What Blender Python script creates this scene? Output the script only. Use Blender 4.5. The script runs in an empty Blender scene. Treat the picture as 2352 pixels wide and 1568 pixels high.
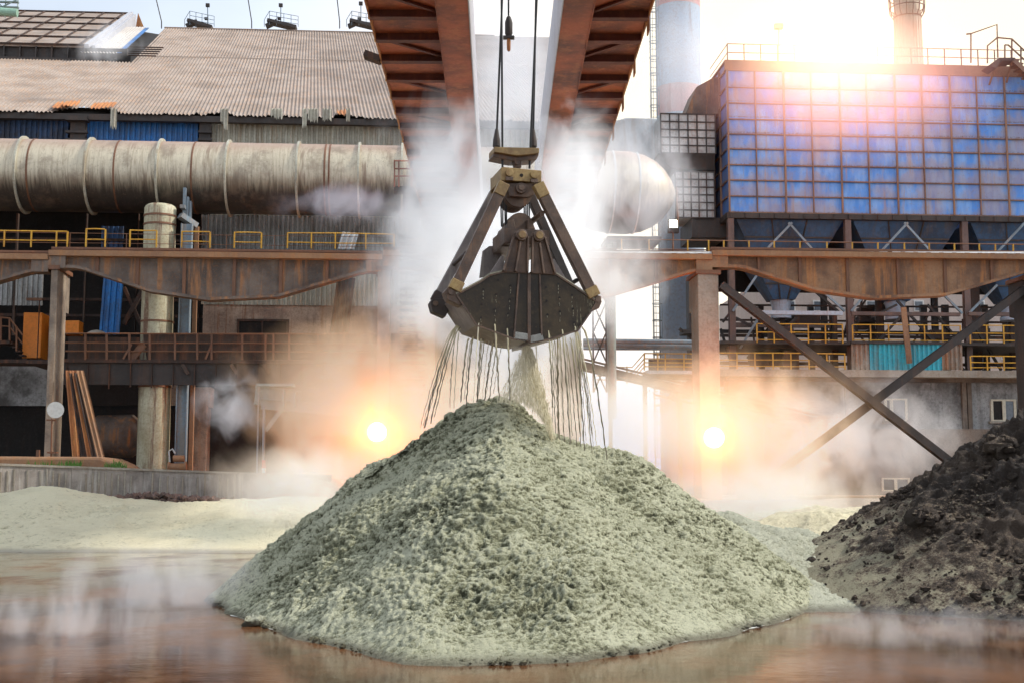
import bpy, math, random
import numpy as np
from mathutils import Vector, Matrix
R = math.radians
random.seed(7)
rng = np.random.default_rng(11)
sc = bpy.context.scene
C = sc.collection

# ------------------------------------------------------------------ camera
FPX, CU, CV, CAMH = 3000.0, 1176.0, 784.0, 2.2
PITCH = math.atan(336 / 3000.0)
cam_d = bpy.data.cameras.new('camera'); cam = bpy.data.objects.new('camera', cam_d); C.objects.link(cam)
cam_d.sensor_width = 36.0; cam_d.lens = FPX / 2352.0 * 36.0; cam_d.clip_end = 5000; cam_d.clip_start = 0.5
cam.location = (0, 0, CAMH); cam.rotation_euler = (R(90) + PITCH, 0, 0)
sc.camera = cam
EYE = Vector((0, 0, CAMH))

def ray(u, v):
    a, b = (u - CU) / FPX, (CV - v) / FPX
    return Vector((a, math.cos(PITCH) - b * math.sin(PITCH), math.sin(PITCH) + b * math.cos(PITCH)))

FAC = Matrix.Translation((0, 72, 0)) @ Matrix.Rotation(R(4), 4, 'Z')      # the mill front: x along it, y behind it
WLD = Matrix.Identity(4)
GRAB_Y = 24.4
GRB = Matrix.Translation((0.12, GRAB_Y, 0)) @ Matrix.Rotation(R(13), 4, 'Z')

def hit(u, v, frame, p, n):
    inv = frame.inverted()
    o = inv @ EYE; d = inv.to_3x3() @ ray(u, v)
    n = Vector(n)
    return o + d * ((Vector(p) - o).dot(n) / d.dot(n))
def L(u, v, d): return hit(u, v, FAC, (0, d, 0), (0, 1, 0))
def W(u, v, Y): return hit(u, v, WLD, (0, Y, 0), (0, 1, 0))
def G(cx, cy, y): return hit(918.7 + cx * .3662, 287.1 + cy * .3662, GRB, (0, y, 0), (0, 1, 0))

# ------------------------------------------------------------------ mesh builder
class MB:
    def __init__(self, frame=FAC): self.v = []; self.f = []; self.fr = frame
    def add(self, vs, fs):
        o = len(self.v); self.k = getattr(self, 'k', []) + [(len(self.v), len(self.f))]; self.v += [Vector(p) for p in vs]; self.f += [tuple(i + o for i in f) for f in fs]
        return self
    def box(self, x0, x1, y0, y1, z0, z1):
        x0, x1 = min(x0, x1), max(x0, x1); y0, y1 = min(y0, y1), max(y0, y1); z0, z1 = min(z0, z1), max(z0, z1)
        vs = [(x0,y0,z0),(x1,y0,z0),(x1,y1,z0),(x0,y1,z0),(x0,y0,z1),(x1,y0,z1),(x1,y1,z1),(x0,y1,z1)]
        return self.add(vs, [(0,3,2,1),(4,5,6,7),(0,1,5,4),(1,2,6,5),(2,3,7,6),(3,0,4,7)])
    def px(self, u0, v0, u1, v1, d0, d1):            # a box whose front face covers that stretch of the mill front
        um = (u0 + u1) / 2                           # heights are read at mid length, so long pieces stay level
        return self.box(L(u0, v1, d0).x, L(u1, v0, d0).x, d0, d1, L(um, v1, d0).z, L(um, v0, d0).z)
    def beam(self, p, q, w, h, up=(0, 0, 1)):
        p, q = Vector(p), Vector(q); t = (q - p).normalized()
        s = t.cross(Vector(up))
        if s.length < 1e-3: s = t.cross(Vector((0, 1, 0)))
        s.normalize(); n = s.cross(t)
        vs = [c + s * a * w / 2 + n * b * h / 2 for c in (p, q) for a, b in ((-1,-1),(1,-1),(1,1),(-1,1))]
        return self.add(vs, [(3,2,1,0),(4,5,6,7),(0,1,5,4),(1,2,6,5),(2,3,7,6),(3,0,4,7)])
    def ibeam(self, p, q, w, h, t, up=(0, 0, 1)):
        p, q = Vector(p), Vector(q); a = (q - p).normalized(); s = a.cross(Vector(up))
        if s.length < 1e-3: s = a.cross(Vector((0, 1, 0)))
        s.normalize(); n = s.cross(a)
        self.beam(p + n * (h - t) / 2, q + n * (h - t) / 2, w, t, up)
        self.beam(p - n * (h - t) / 2, q - n * (h - t) / 2, w, t, up)
        return self.beam(p, q, t, h - 2 * t, up)
    def ring(self, c, a, b, r, seg): return [c + a * (r * math.cos(2*math.pi*i/seg)) + b * (r * math.sin(2*math.pi*i/seg)) for i in range(seg)]
    def lathe(self, p, axis, prof, seg=24, caps=True):  # prof: [(distance along the axis, radius)]
        p = Vector(p); ax = Vector(axis).normalized()
        a = ax.cross(Vector((0, 0, 1)) if abs(ax.z) < .9 else Vector((1, 0, 0))).normalized(); b = ax.cross(a)
        vs, fs = [], []
        for t, r in prof: vs += self.ring(p + ax * t, a, b, r, seg)
        for k in range(len(prof) - 1):
            for i in range(seg):
                j = (i + 1) % seg; fs.append((k*seg+i, k*seg+j, (k+1)*seg+j, (k+1)*seg+i))
        if caps: fs.append(tuple(range(seg))[::-1]); fs.append(tuple((len(prof)-1)*seg + i for i in range(seg)))
        return self.add(vs, fs)
    def cyl(self, p, q, r, r2=None, seg=12):
        p, q = Vector(p), Vector(q)
        return self.lathe(p, q - p, [(0, r), ((q - p).length, r if r2 is None else r2)], seg)
    def tube(self, pts, r, seg=6):
        pts = [Vector(p) for p in pts]; rs = r if isinstance(r, (list, tuple)) else [r] * len(pts)
        vs, fs = [], []
        for i, p in enumerate(pts):
            t = (pts[min(i+1, len(pts)-1)] - pts[max(i-1, 0)]).normalized()
            a = t.cross(Vector((0, 1, 0)) if abs(t.y) < .9 else Vector((1, 0, 0))).normalized(); b = t.cross(a)
            vs += self.ring(p, a, b, rs[i], seg)
        for k in range(len(pts) - 1):
            for i in range(seg):
                j = (i + 1) % seg; fs.append((k*seg+i, k*seg+j, (k+1)*seg+j, (k+1)*seg+i))
        fs.append(tuple(range(seg))[::-1]); fs.append(tuple((len(pts)-1)*seg + i for i in range(seg)))
        return self.add(vs, fs)
    def prism(self, poly, y0, y1):                   # poly: points whose x and z are kept
        n = len(poly); vs = [(p[0], y0, p[-1]) for p in poly] + [(p[0], y1, p[-1]) for p in poly]
        fs = [tuple(range(n)), tuple(range(2*n-1, n-1, -1))]
        for i in range(n): j = (i + 1) % n; fs.append((i, i + n, j + n, j))
        return self.add(vs, fs)
    def ppx(self, pts, d0, d1): return self.prism([L(u, v, d0) for u, v in pts], d0, d1)
    def loft(self, a, b, caps=True):                 # two outlines with the same number of points
        n = len(a); fs = [(i, (i+1) % n, n + (i+1) % n, n + i) for i in range(n)]
        if caps: fs += [tuple(range(n))[::-1], tuple(range(n, 2*n))]
        return self.add(list(a) + list(b), fs)
    def sheet(self, p, along, up, nrm, W_, pitch, amp, t0, t1, prof='sine', rows=1):
        """Corrugated sheet: t0(x), t1(x) give where each column starts and ends along up."""
        p, along, up, nrm = Vector(p), Vector(along), Vector(up), Vector(nrm)
        pr = [0, .7, 1, .7, 0, -.7, -1, -.7] if prof == 'sine' else [1, 1, -1, -1]
        off = [i / 8 for i in range(8)] if prof == 'sine' else [0, .38, .5, .88]
        xs = []
        for k in range(int(W_ / pitch) + 1):
            for o, h in zip(off, pr):
                x = (k + o) * pitch
                if x <= W_: xs.append((x, h * amp))
        vs, fs = [], []
        for x, h in xs:
            a, b = t0(x), t1(x)
            for r in range(rows + 1):
                t = a + (b - a) * r / rows
                vs.append(p + along * x + up * t + nrm * h)
        m = rows + 1
        for i in range(len(xs) - 1):
            for r in range(rows): fs.append((i*m+r, (i+1)*m+r, (i+1)*m+r+1, i*m+r+1))
        return self.add(vs, fs)
    def each(self, name, mat, parent, **kw):         # one mesh per piece
        ks = self.k + [(len(self.v), len(self.f))]
        for (v0, f0), (v1, f1) in zip(ks[:-1], ks[1:]):
            b = MB(self.fr); b.v = self.v[v0:v1]; b.f = [tuple(i - v0 for i in f) for f in self.f[f0:f1]]; b.build(name, mat, parent, **kw)
    def build(self, name, mat, parent=None, smooth=False, bevel=0.0, sharp=40):
        pw = [self.fr @ p for p in self.v]
        xs, ys, zs = [p.x for p in pw], [p.y for p in pw], [p.z for p in pw]
        if parent is None: M = Matrix.Translation(((min(xs)+max(xs))/2, (min(ys)+max(ys))/2, min(zs))) @ self.fr.to_3x3().to_4x4()
        else: M = MATS[parent.name]
        inv = M.inverted()
        me = bpy.data.meshes.new(name); me.from_pydata([inv @ p for p in pw], [], self.f); me.update()
        if smooth: me.shade_smooth(); me.set_sharp_from_angle(angle=R(sharp))
        me.materials.append(mat)
        o = bpy.data.objects.new(name, me); C.objects.link(o)
        if parent is None: o.matrix_world = M
        else: o.parent = parent
        MATS[o.name] = M
        if bevel:
            b = o.modifiers.new('bevel', 'BEVEL'); b.width = bevel; b.segments = 2; b.limit_method = 'ANGLE'
        return o
MATS = {}

def tag(o, label=None, cat=None, group=None, kind=None):
    if label: o['label'] = label
    if cat: o['category'] = cat
    if group: o['group'] = group
    if kind: o['kind'] = kind
    return o
def thing(name, label, cat, at, frame=FAC, group=None):
    o = bpy.data.objects.new(name, None); C.objects.link(o); o.empty_display_size = .3
    M = Matrix.Translation(frame @ Vector(at)) @ frame.to_3x3().to_4x4()
    o.matrix_world = M; MATS[o.name] = M
    return tag(o, label, cat, group)
def solo(mb, name, mat, label, cat, group=None, **k): return tag(mb.build(name, mat, None, **k), label, cat, group)
def struct(mb, name, mat, **k): return tag(mb.build(name, mat, None, **k), kind='structure')
def copies(src, parent, offs):                       # copies of a part moved along its thing
    for d in offs:
        c = src.copy(); C.objects.link(c); c.parent = parent; c.location = src.location + Vector(d); MATS[c.name] = MATS[src.name]

# ------------------------------------------------------------------ materials
class NT:
    def __init__(self, name):
        self.m = bpy.data.materials.new(name); self.m.use_nodes = True; self.t = self.m.node_tree; self.t.nodes.clear()
        self.out = self.n('ShaderNodeOutputMaterial')
    def n(self, kind, ins=None, **props):
        x = self.t.nodes.new(kind)
        for k, val in props.items(): setattr(x, k, val)
        for k, val in (ins or {}).items(): self.set(x.inputs[k], val)
        return x
    def set(self, sock, val):
        if isinstance(val, bpy.types.NodeSocket): self.t.links.new(val, sock)
        elif isinstance(val, bpy.types.Node): self.t.links.new(val.outputs[0], sock)
        elif isinstance(val, tuple) and len(val) == 3 and sock.type == 'RGBA': sock.default_value = val + (1,)
        else: sock.default_value = val
    def math(self, op, a, b=0.0, c=None, clamp=False):
        x = self.n('ShaderNodeMath', operation=op, use_clamp=clamp); self.set(x.inputs[0], a); self.set(x.inputs[1], b)
        if c is not None: self.set(x.inputs[2], c)
        return x.outputs[0]
    def mix(self, f, a, b, mode='MIX'):
        x = self.n('ShaderNodeMix', data_type='RGBA', blend_type=mode, clamp_factor=True)
        self.set(x.inputs[0], f); self.set(x.inputs[6], a); self.set(x.inputs[7], b); return x.outputs[2]
    def ramp(self, f, lo, hi):
        x = self.n('ShaderNodeMapRange', {0: f, 1: lo, 2: hi, 3: 0.0, 4: 1.0}, interpolation_type='SMOOTHSTEP'); return x.outputs[0]
    def pos(self): return self.n('ShaderNodeNewGeometry').outputs['Position']
    def noise(self, vec, scale, detail=4, rough=.55, sc3=(1, 1, 1), off=(0, 0, 0), dist=0.0):
        mp = self.n('ShaderNodeMapping', {0: vec, 1: off, 3: sc3})
        return self.n('ShaderNodeTexNoise', {'Vector': mp.outputs[0], 'Scale': scale, 'Detail': detail, 'Roughness': rough, 'Distortion': dist}).outputs['Fac']
    def bump(self, h, strength, dist): return self.n('ShaderNodeBump', {'Height': h, 'Strength': strength, 'Distance': dist}).outputs[0]
    def bsdf(self, col, rough=.7, metal=0.0, normal=None, **ins):
        b = self.n('ShaderNodeBsdfPrincipled', {'Base Color': col, 'Roughness': rough, 'Metallic': metal})
        if normal is not None: self.set(b.inputs['Normal'], normal)
        for k, val in ins.items(): self.set(b.inputs[k.replace('_', ' ')], val)
        self.t.links.new(b.outputs[0], self.out.inputs[0]); return b

def weathered(name, base, dark, rust, blotch=.5, streak=.5, rough=.75, metal=0.0, scale=1.0, bump=.4, bd=.02, rustlo=.50, band=None):
    t = NT(name); p = t.pos(); o = (random.uniform(0, 50),) * 3
    n1 = t.noise(p, .45 * scale, 5, .6, off=o)
    n2 = t.noise(p, 2.2 * scale, 4, .65, (1, 1, .09), o)
    n3 = t.noise(p, 7 * scale, 5, .7, off=o)
    n4 = t.noise(p, 5.5 * scale, 4, .6, (1, 1, .05), (3, 9, 4))
    c = t.mix(t.math('MULTIPLY', t.ramp(n1, .38, .66), blotch), base, dark)
    c = t.mix(t.math('MULTIPLY', t.ramp(n2, rustlo, rustlo + .16), streak), c, rust)
    c = t.mix(t.math('MULTIPLY', t.ramp(n4, .55, .72), streak * .6), c, dark)
    c = t.mix(t.math('MULTIPLY', t.ramp(n3, .48, .68), .55), c, t.mix(.5, dark, rust))
    n6 = t.noise(p, 1.1 * scale, 6, .7, off=(o[0] + 9,) * 3); c = t.mix(t.math('MULTIPLY', t.ramp(n6, .54, .64), .45 * blotch), c, dark)
    c = t.mix(t.math('MULTIPLY', t.ramp(n3, .5, .25), .22), c, tuple(min(1, x * 1.5 + .03) for x in base))
    h = t.math('ADD', n3, t.math('MULTIPLY', n1, .5))
    t.bsdf(c, t.math('ADD', t.math('MULTIPLY', n3, .3), rough - .15), metal, t.bump(h, bump, bd))
    return t.m
def plain(name, col, rough=.6, metal=0.0, var=.35):
    t = NT(name); p = t.pos(); n = t.noise(p, 6, 5, .65); n2 = t.noise(p, .8, 3)
    c = t.mix(t.math('MULTIPLY', t.ramp(n, .4, .7), var), col, tuple(x * .35 for x in col))
    c = t.mix(t.math('MULTIPLY', t.ramp(n2, .4, .7), var), c, tuple(x * .6 + .02 for x in col))
    t.bsdf(c, rough, metal, t.bump(n, .2, .01)); return t.m
def glow(name, col, strength):
    t = NT(name); e = t.n('ShaderNodeEmission', {0: col, 1: strength}); t.t.links.new(e.outputs[0], t.out.inputs[0]); return t.m

M = {}
M['beam'] = weathered('stained_brown_steel', (.20, .155, .125), (.075, .06, .052), (.40, .18, .07), 1.0, .85, .8, 0, 1, .25)
M['beam_warm'] = weathered('rusty_tan_steel', (.37, .21, .115), (.15, .085, .055), (.50, .21, .07), 1.0, .8, .8, 0, 1, .25)
M['flange'] = weathered('dusty_rust_flange', (.34, .19, .10), (.20, .11, .07), (.42, .18, .06), .6, .5, .85)
M['rail'] = weathered('rail_rust', (.20, .09, .045), (.10, .05, .03), (.30, .12, .05), .6, .4, .6)
M['concrete'] = weathered('stained_column_concrete', (.36, .29, .22), (.15, .12, .10), (.36, .22, .12), .9, .5, .9, 0, 1.6, .5, .03)
M['slab'] = weathered('grey_slab_concrete', (.38, .34, .28), (.20, .17, .14), (.30, .20, .12), .7, .4, .9)
M['soot'] = weathered('sooty_plaster', (.36, .36, .35), (.075, .07, .065), (.12, .11, .10), 1.0, .5, .9, 0, .8, .4, .03)
M['soot_brown'] = weathered('brown_sooty_wall', (.22, .17, .13), (.07, .055, .045), (.18, .12, .08), .8, .6, .9, 0, .9)
M['wall'] = weathered('streaked_retaining_concrete', (.36, .31, .27), (.14, .12, .105), (.50, .46, .41), .6, .75, .9, 0, 2.2, .5, .03)
M['plaster'] = weathered('rust_streaked_plaster', (.50, .37, .27), (.16, .11, .085), (.26, .13, .07), .6, .9, .9, 0, 1.2)
M['dark'] = weathered('dark_steel', (.055, .045, .04), (.025, .022, .02), (.12, .06, .035), .7, .35, .7)
M['dark_rust'] = weathered('dark_rusty_plate', (.062, .037, .027), (.026, .019, .016), (.17, .065, .03), .8, .6, .8)
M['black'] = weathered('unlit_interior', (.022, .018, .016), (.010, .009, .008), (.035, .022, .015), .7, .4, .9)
M['brown_col'] = weathered('brown_painted_column', (.16, .105, .09), (.07, .05, .045), (.26, .15, .10), .6, .5, .7)
M['roof'] = weathered('dusty_roof_sheet', (.38, .305, .255), (.23, .175, .14), (.42, .24, .13), .9, .55, .75, 0, .8, .15)
M['roof_white'] = weathered('pale_roof_sheet', (.58, .54, .50), (.40, .35, .31), (.46, .33, .24), .5, .3, .6)
M['roof_rust'] = weathered('rusty_torn_sheet', (.50, .20, .07), (.24, .09, .04), (.60, .30, .10), .8, .6, .8)
M['blue_sheet'] = weathered('blue_wall_sheet', (.02, .20, .56), (.045, .06, .10), (.10, .09, .09), .55, .55, .55, 0, 1.1)
M['blue_dirty'] = weathered('sooty_blue_sheet', (.035, .10, .24), (.03, .03, .035), (.08, .06, .05), .9, .6, .7)
M['cream_sheet'] = weathered('cream_wall_sheet', (.52, .50, .40), (.24, .22, .18), (.34, .25, .15), .6, .6, .55)
M['grey_sheet'] = weathered('galvanised_wall_sheet', (.40, .40, .38), (.14, .13, .12), (.20, .17, .14), .6, .7, .5, .3)
M['cyan_sheet'] = weathered('turquoise_sheet', (.05, .50, .62), (.05, .24, .33), (.24, .14, .07), .5, .45, .5)
M['cyan_rust'] = weathered('rusted_pale_sheet', (.36, .36, .33), (.24, .15, .09), (.42, .17, .07), .9, .7, .7)
M['yellow'] = weathered('yellow_rail_paint', (.72, .40, .03), (.40, .19, .03), (.34, .12, .03), .6, .5, .5, 0, 2.5)
M['galv'] = plain('pale_pipe_paint', (.62, .62, .60), .4, .1)
M['steel_blue'] = weathered('blue_grey_column_paint', (.24, .32, .38), (.13, .15, .17), (.36, .25, .15), .6, .5, .6)
M['peel'] = weathered('peeling_cream_pipe', (.58, .56, .40), (.38, .33, .20), (.17, .08, .045), .9, 1.0, .5, 0, 1.2, .4, .02, .47)
M['orange'] = plain('orange_machine_paint', (.85, .25, .02), .5, 0, .3)
M['red_oxide'] = weathered('red_oxide_girder', (.44, .11, .042), (.13, .045, .03), (.50, .17, .06), 1.0, .5, .65, 0, .9, .3)
M['red_dark'] = weathered('dark_oxide_rib', (.15, .042, .028), (.05, .022, .018), (.30, .09, .035), .6, .4, .7)
M['girder_pale'] = plain('pale_girder_web', (.50, .50, .54), .6, 0, .3)
M['stack_blue'] = weathered('pale_blue_stack', (.42, .52, .64), (.50, .52, .55), (.22, .10, .08), .5, .5, .7, 0, .7, .2, .02, .58)
M['stack_red'] = weathered('faded_red_band', (.62, .34, .33), (.58, .50, .50), (.40, .16, .13), .6, .6, .7)
M['stack_cream'] = weathered('ribbed_cream_stack', (.66, .55, .42), (.52, .40, .28), (.45, .30, .18), .5, .6, .8)
M['clad'] = weathered('silvery_cladding', (.50, .51, .50), (.20, .19, .18), (.34, .20, .13), .7, .55, .5, .2)
M['clad_pale'] = weathered('pale_duct_cladding', (.60, .64, .66), (.42, .45, .46), (.45, .36, .28), .5, .4, .6)
M['pink_wall'] = weathered('pale_far_wall', (.60, .50, .44), (.48, .40, .35), (.50, .38, .30), .5, .3, .9)
M['glass'] = plain('dusty_window_glass', (.16, .18, .20), .15, 0, .5)
M['pale_frame'] = plain('cream_window_frame', (.66, .60, .46), .6)
M['green_steel'] = weathered('grey_green_column', (.26, .34, .32), (.16, .2, .19), (.3, .26, .2), .5, .4, .6)
M['green_pipe'] = plain('green_pipe_paint', (.30, .48, .36), .5)
M['white_paint'] = plain('white_paint', (.78, .76, .72), .5)
M['red_paint'] = plain('red_paint', (.62, .06, .04), .5)
M['brick'] = weathered('broken_brick', (.20, .12, .095), (.07, .055, .05), (.36, .22, .16), .9, .3, .95, 0, 4)
M['bluehop'] = weathered('sooty_blue_hopper', (.05, .115, .22), (.022, .035, .06), (.12, .09, .07), .8, .5, .7, 0, .8)
M['mud_yellow'] = weathered('yellow_grab_paint', (.36, .25, .10), (.15, .095, .045), (.25, .12, .05), .8, .45, .5, .2, 3, .5, .006)
M['grab_rust'] = weathered('pitted_grab_steel', (.15, .10, .07), (.05, .036, .03), (.30, .13, .05), .8, .40, .5, .25, 5, .9, .010, .54)
M['rope'] = plain('greased_wire_rope', (.03, .028, .026), .45, .5)
M['weed'] = plain('green_weed', (.10, .22, .03), .8)
M['light_disc'] = plain('grey_reflector', (.55, .55, .53), .4)
M['lamp_lit'] = glow('lit_floodlight', (1.0, .93, .72), 9)

# the big duct: a dusty top, silvery sides with drips, underside shade painted in
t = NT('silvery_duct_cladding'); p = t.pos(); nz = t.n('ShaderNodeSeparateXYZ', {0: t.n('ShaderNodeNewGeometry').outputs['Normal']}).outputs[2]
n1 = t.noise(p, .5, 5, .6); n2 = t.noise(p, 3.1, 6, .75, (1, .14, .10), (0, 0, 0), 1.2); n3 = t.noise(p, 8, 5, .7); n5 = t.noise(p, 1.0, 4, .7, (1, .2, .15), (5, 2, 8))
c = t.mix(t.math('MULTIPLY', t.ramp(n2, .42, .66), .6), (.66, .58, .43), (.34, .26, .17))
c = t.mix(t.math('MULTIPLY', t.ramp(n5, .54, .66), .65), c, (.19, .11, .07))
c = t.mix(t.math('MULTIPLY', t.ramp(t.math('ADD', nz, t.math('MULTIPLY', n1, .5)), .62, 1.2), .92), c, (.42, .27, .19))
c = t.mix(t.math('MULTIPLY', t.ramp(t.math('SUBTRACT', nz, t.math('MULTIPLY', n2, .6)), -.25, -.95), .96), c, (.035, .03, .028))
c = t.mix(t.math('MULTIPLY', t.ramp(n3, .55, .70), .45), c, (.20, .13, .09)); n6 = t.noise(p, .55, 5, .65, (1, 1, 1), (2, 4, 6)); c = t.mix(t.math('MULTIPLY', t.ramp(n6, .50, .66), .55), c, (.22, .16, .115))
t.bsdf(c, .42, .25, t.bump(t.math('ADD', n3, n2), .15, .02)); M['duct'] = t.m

# blue filter house plates: dirt lies along the foot of every plate, rust runs down from the ribs
def plates(name, z0, pitch, blue, pale, dirt, amount):
    t = NT(name); p = t.pos(); z = t.n('ShaderNodeSeparateXYZ', {0: p}).outputs[2]
    fz = t.math('FRACT', t.math('DIVIDE', t.math('SUBTRACT', z, z0), pitch))
    n1 = t.noise(p, .32, 4, .6); n2 = t.noise(p, 3.2, 4, .65, (1, 1, .08)); n3 = t.noise(p, 9, 5, .7); n4 = t.noise(p, 1.3, 4, .6, (1, 1, .28), (7, 7, 7))
    c = t.mix(t.ramp(n4, .36, .70), blue, pale)
    foot = t.math('SUBTRACT', t.math('ADD', t.math('MULTIPLY', n4, .7), t.math('MULTIPLY', n1, 2.6)), t.math('MULTIPLY', fz, .50))
    c = t.mix(t.math('MULTIPLY', t.ramp(foot, 1.15, 1.75), amount), c, dirt)
    n5 = t.noise(p, 5, 5, .7, off=(2, 5, 1)); c = t.mix(t.math('MULTIPLY', t.ramp(n5, .55, .7), .35), c, tuple(x * .6 for x in dirt))
    c = t.mix(t.math('MULTIPLY', t.ramp(n2, .53, .70), .55), c, dirt)
    crust = t.math('MULTIPLY', t.ramp(fz, .14, .05), t.ramp(n3, .46, .56))
    c = t.mix(t.math('MULTIPLY', crust, .75), c, (.17, .08, .04))
    t.bsdf(c, .6, 0, t.bump(n3, .2, .015)); return t.m

# ------------------------------------------------------------------ array noise for heaps
def vnoise(x, y, z, seed=0):
    xi, yi, zi = np.floor(x).astype(np.int64), np.floor(y).astype(np.int64), np.floor(z).astype(np.int64)
    fx, fy, fz = x - xi, y - yi, z - zi
    sx, sy, sz = fx*fx*(3-2*fx), fy*fy*(3-2*fy), fz*fz*(3-2*fz)
    def h(a, b, c):
        k = (a * 374761393 + b * 668265263 + c * 2147483647 + seed * 1274126177) & 0xffffffff
        k = ((k ^ (k >> 13)) * 1274126177) & 0xffffffff
        k = ((k ^ (k >> 16)) * 2246822519) & 0xffffffff
        return ((k ^ (k >> 15)) & 0xffff) / 65535.0 * 2 - 1
    def lx(b, c): a0 = h(xi, b, c); return a0 + (h(xi + 1, b, c) - a0) * sx
    def ly(c): a0 = lx(yi, c); return a0 + (lx(yi + 1, c) - a0) * sy
    a0 = ly(zi); return a0 + (ly(zi + 1) - a0) * sz
def fbm(x, y, z, w, octs, gain=.5, seed=0, ridge=False):
    s = np.zeros_like(x); a = 1.0
    for k in range(octs):
        x, y, z = .80 * x - .53 * y + .28 * z + 3.1, .58 * x + .79 * y - .20 * z + 7.7, -.15 * x + .31 * y + .94 * z + 1.9
        n = vnoise(x / w, y / w, z / w, seed + k)
        s += a * ((1 - 2 * np.abs(n)) if ridge else n); w *= .5; a *= gain
    return s

def heap(name, mat, label, cat, x0, x1, y0, y1, step, zfun, disp, kind=None, floor=-.25):
    """A heap as a fine displaced sheet; faces under the floor are left out."""
    nx, ny = int((x1 - x0) / step) + 1, int((y1 - y0) / step) + 1
    X, Y = np.meshgrid(np.linspace(x0, x1, nx), np.linspace(y0, y1, ny))
    Z = zfun(X, Y)
    gy, gx = np.gradient(Z, (y1 - y0) / (ny - 1), (x1 - x0) / (nx - 1))
    ln = np.sqrt(gx*gx + gy*gy + 1)
    D = disp(X, Y, Z)
    PX, PY, PZ = X - gx / ln * D, Y - gy / ln * D, Z + D / ln
    keep = Z > floor
    idx = np.arange(nx * ny).reshape(ny, nx)
    q = np.stack([idx[:-1, :-1], idx[:-1, 1:], idx[1:, 1:], idx[1:, :-1]], -1).reshape(-1, 4)
    k = (keep[:-1, :-1] & keep[:-1, 1:] & keep[1:, 1:] & keep[1:, :-1]).reshape(-1)
    q = q[k]; used = np.unique(q); mp = np.full(nx * ny, -1); mp[used] = np.arange(len(used)); q = mp[q]
    cx, cy = (x0 + x1) / 2, (y0 + y1) / 2
    co = np.stack([PX.ravel()[used] - cx, PY.ravel()[used] - cy, PZ.ravel()[used]], -1)
    me = bpy.data.meshes.new(name)
    me.vertices.add(len(co)); me.vertices.foreach_set('co', co.ravel())
    me.loops.add(q.size); me.loops.foreach_set('vertex_index', q.ravel().astype(np.int32))
    me.polygons.add(len(q)); me.polygons.foreach_set('loop_start', np.arange(0, q.size, 4, dtype=np.int32))
    me.update(calc_edges=True); me.validate(); me.shade_smooth(); me.materials.append(mat)
    o = bpy.data.objects.new(name, me); C.objects.link(o); o.location = (cx, cy, 0)
    MATS[o.name] = Matrix.Translation((cx, cy, 0))
    return tag(o, label, cat, kind=kind)
LAMP = 300
# ------------------------------------------------------------------ setting: ground, yard platform
def grid_axis(segs):
    out = []
    for a, b, st in segs: out += list(np.arange(a, b, st))
    return np.array(out + [segs[-1][1]])
gx = grid_axis([(-1500, -60, 90), (-60, 60, 1.0), (60, 1500, 90)])
gy = grid_axis([(-60, 34, 4), (34, 80, .8), (80, 140, 6), (140, 3000, 220)])
X, Y = np.meshgrid(gx, gy)
def sstep(a, b, x): t_ = np.clip((x - a) / (b - a), 0, 1); return t_ * t_ * (3 - 2 * t_)
Z = -0.6 + 2.2 * sstep(47, 66, Y)
Z += 1.35 * sstep(63.6, 64.4, Y + .02 * X) * sstep(-8.0, -9.5, X)
Z += .12 * vnoise(X * .4, Y * .4, X * 0, 3) * sstep(44, 50, Y)
nx, ny = len(gx), len(gy)
idx = np.arange(nx * ny).reshape(ny, nx)
q = np.stack([idx[:-1, :-1], idx[:-1, 1:], idx[1:, 1:], idx[1:, :-1]], -1).reshape(-1, 4)
me = bpy.data.meshes.new('ground'); me.from_pydata(np.stack([X.ravel(), Y.ravel(), Z.ravel()], -1).tolist(), [], q.tolist()); me.shade_smooth()
me.materials.append(weathered('yard_dirt', (.30, .235, .18), (.14, .11, .09), (.34, .20, .12), .8, .3, .95, 0, .7, .5, .05))
ground = bpy.data.objects.new('ground', me); C.objects.link(ground); tag(ground, kind='structure')

# ------------------------------------------------------------------ mill shed on the left (roofs, sheeted walls, dark bays)
shed = thing('mill_shed', 'long rust-dusted mill shed with torn corrugated roof and blue and cream wall sheets', 'industrial building', L(450, 1090, 11))
EAVE = L(450, 265, 9.6)
a_ = R(25.6)
xe0, xe1 = L(-420, 262, 10).x, L(1330, 262, 10).x
UP = Vector((-.087 * math.cos(a_), .996 * math.cos(a_), math.sin(a_)))
ALONG = Vector((1, 0, 0)); NRM = ALONG.cross(UP).normalized()
def roof_st(u, v, base=EAVE):
    h = hit(u, v, FAC, base, NRM) - base
    t_ = h.z / UP.z
    return h.x - UP.x * t_, t_
s_step, t_ridge = roof_st(378, 65)
_, t_low = roof_st(150, 139)
s_end, _ = roof_st(1345, 266)
s_l = roof_st(-420, 262)[0]
S0 = min(s_l, roof_st(-10, 139)[0]) - 3
tears = [(roof_st(u, 255)[0], w, d) for u, w, d in ((160, .9, 1.5), (182, .8, 2.3), (222, 1.6, 1.9), (205, 1.2, 2.2), (506, .35, 1.2), (488, .3, .9), (455, .25, .8), (523, .5, 1.0), (632, .5, 1.0), (705, .35, 1.1), (778, .4, 1.6), (790, .55, .9), (806, .3, 1.0), (825, .3, .7))]
rr = random.Random(4)
jag = {}
def eave_t(x):
    k = int((x + S0) / .25)
    if k not in jag: jag[k] = rr.uniform(0, .22) + (rr.random() < .14) * rr.uniform(.1, .5)
    t_ = jag[k]
    for c, w, d in tears:
        e = abs(x + S0 - c) / w
        if e < 1: t_ = max(t_, d * (1 - e) ** .6 + rr.uniform(0, .2))
    return t_
s_top = roof_st(1345, 75)[0]
def roof_t0(x): return eave_t(x) if x + S0 < s_end else t_ridge * min(1, (x + S0 - s_end) / max(.1, s_top - s_end))
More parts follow.
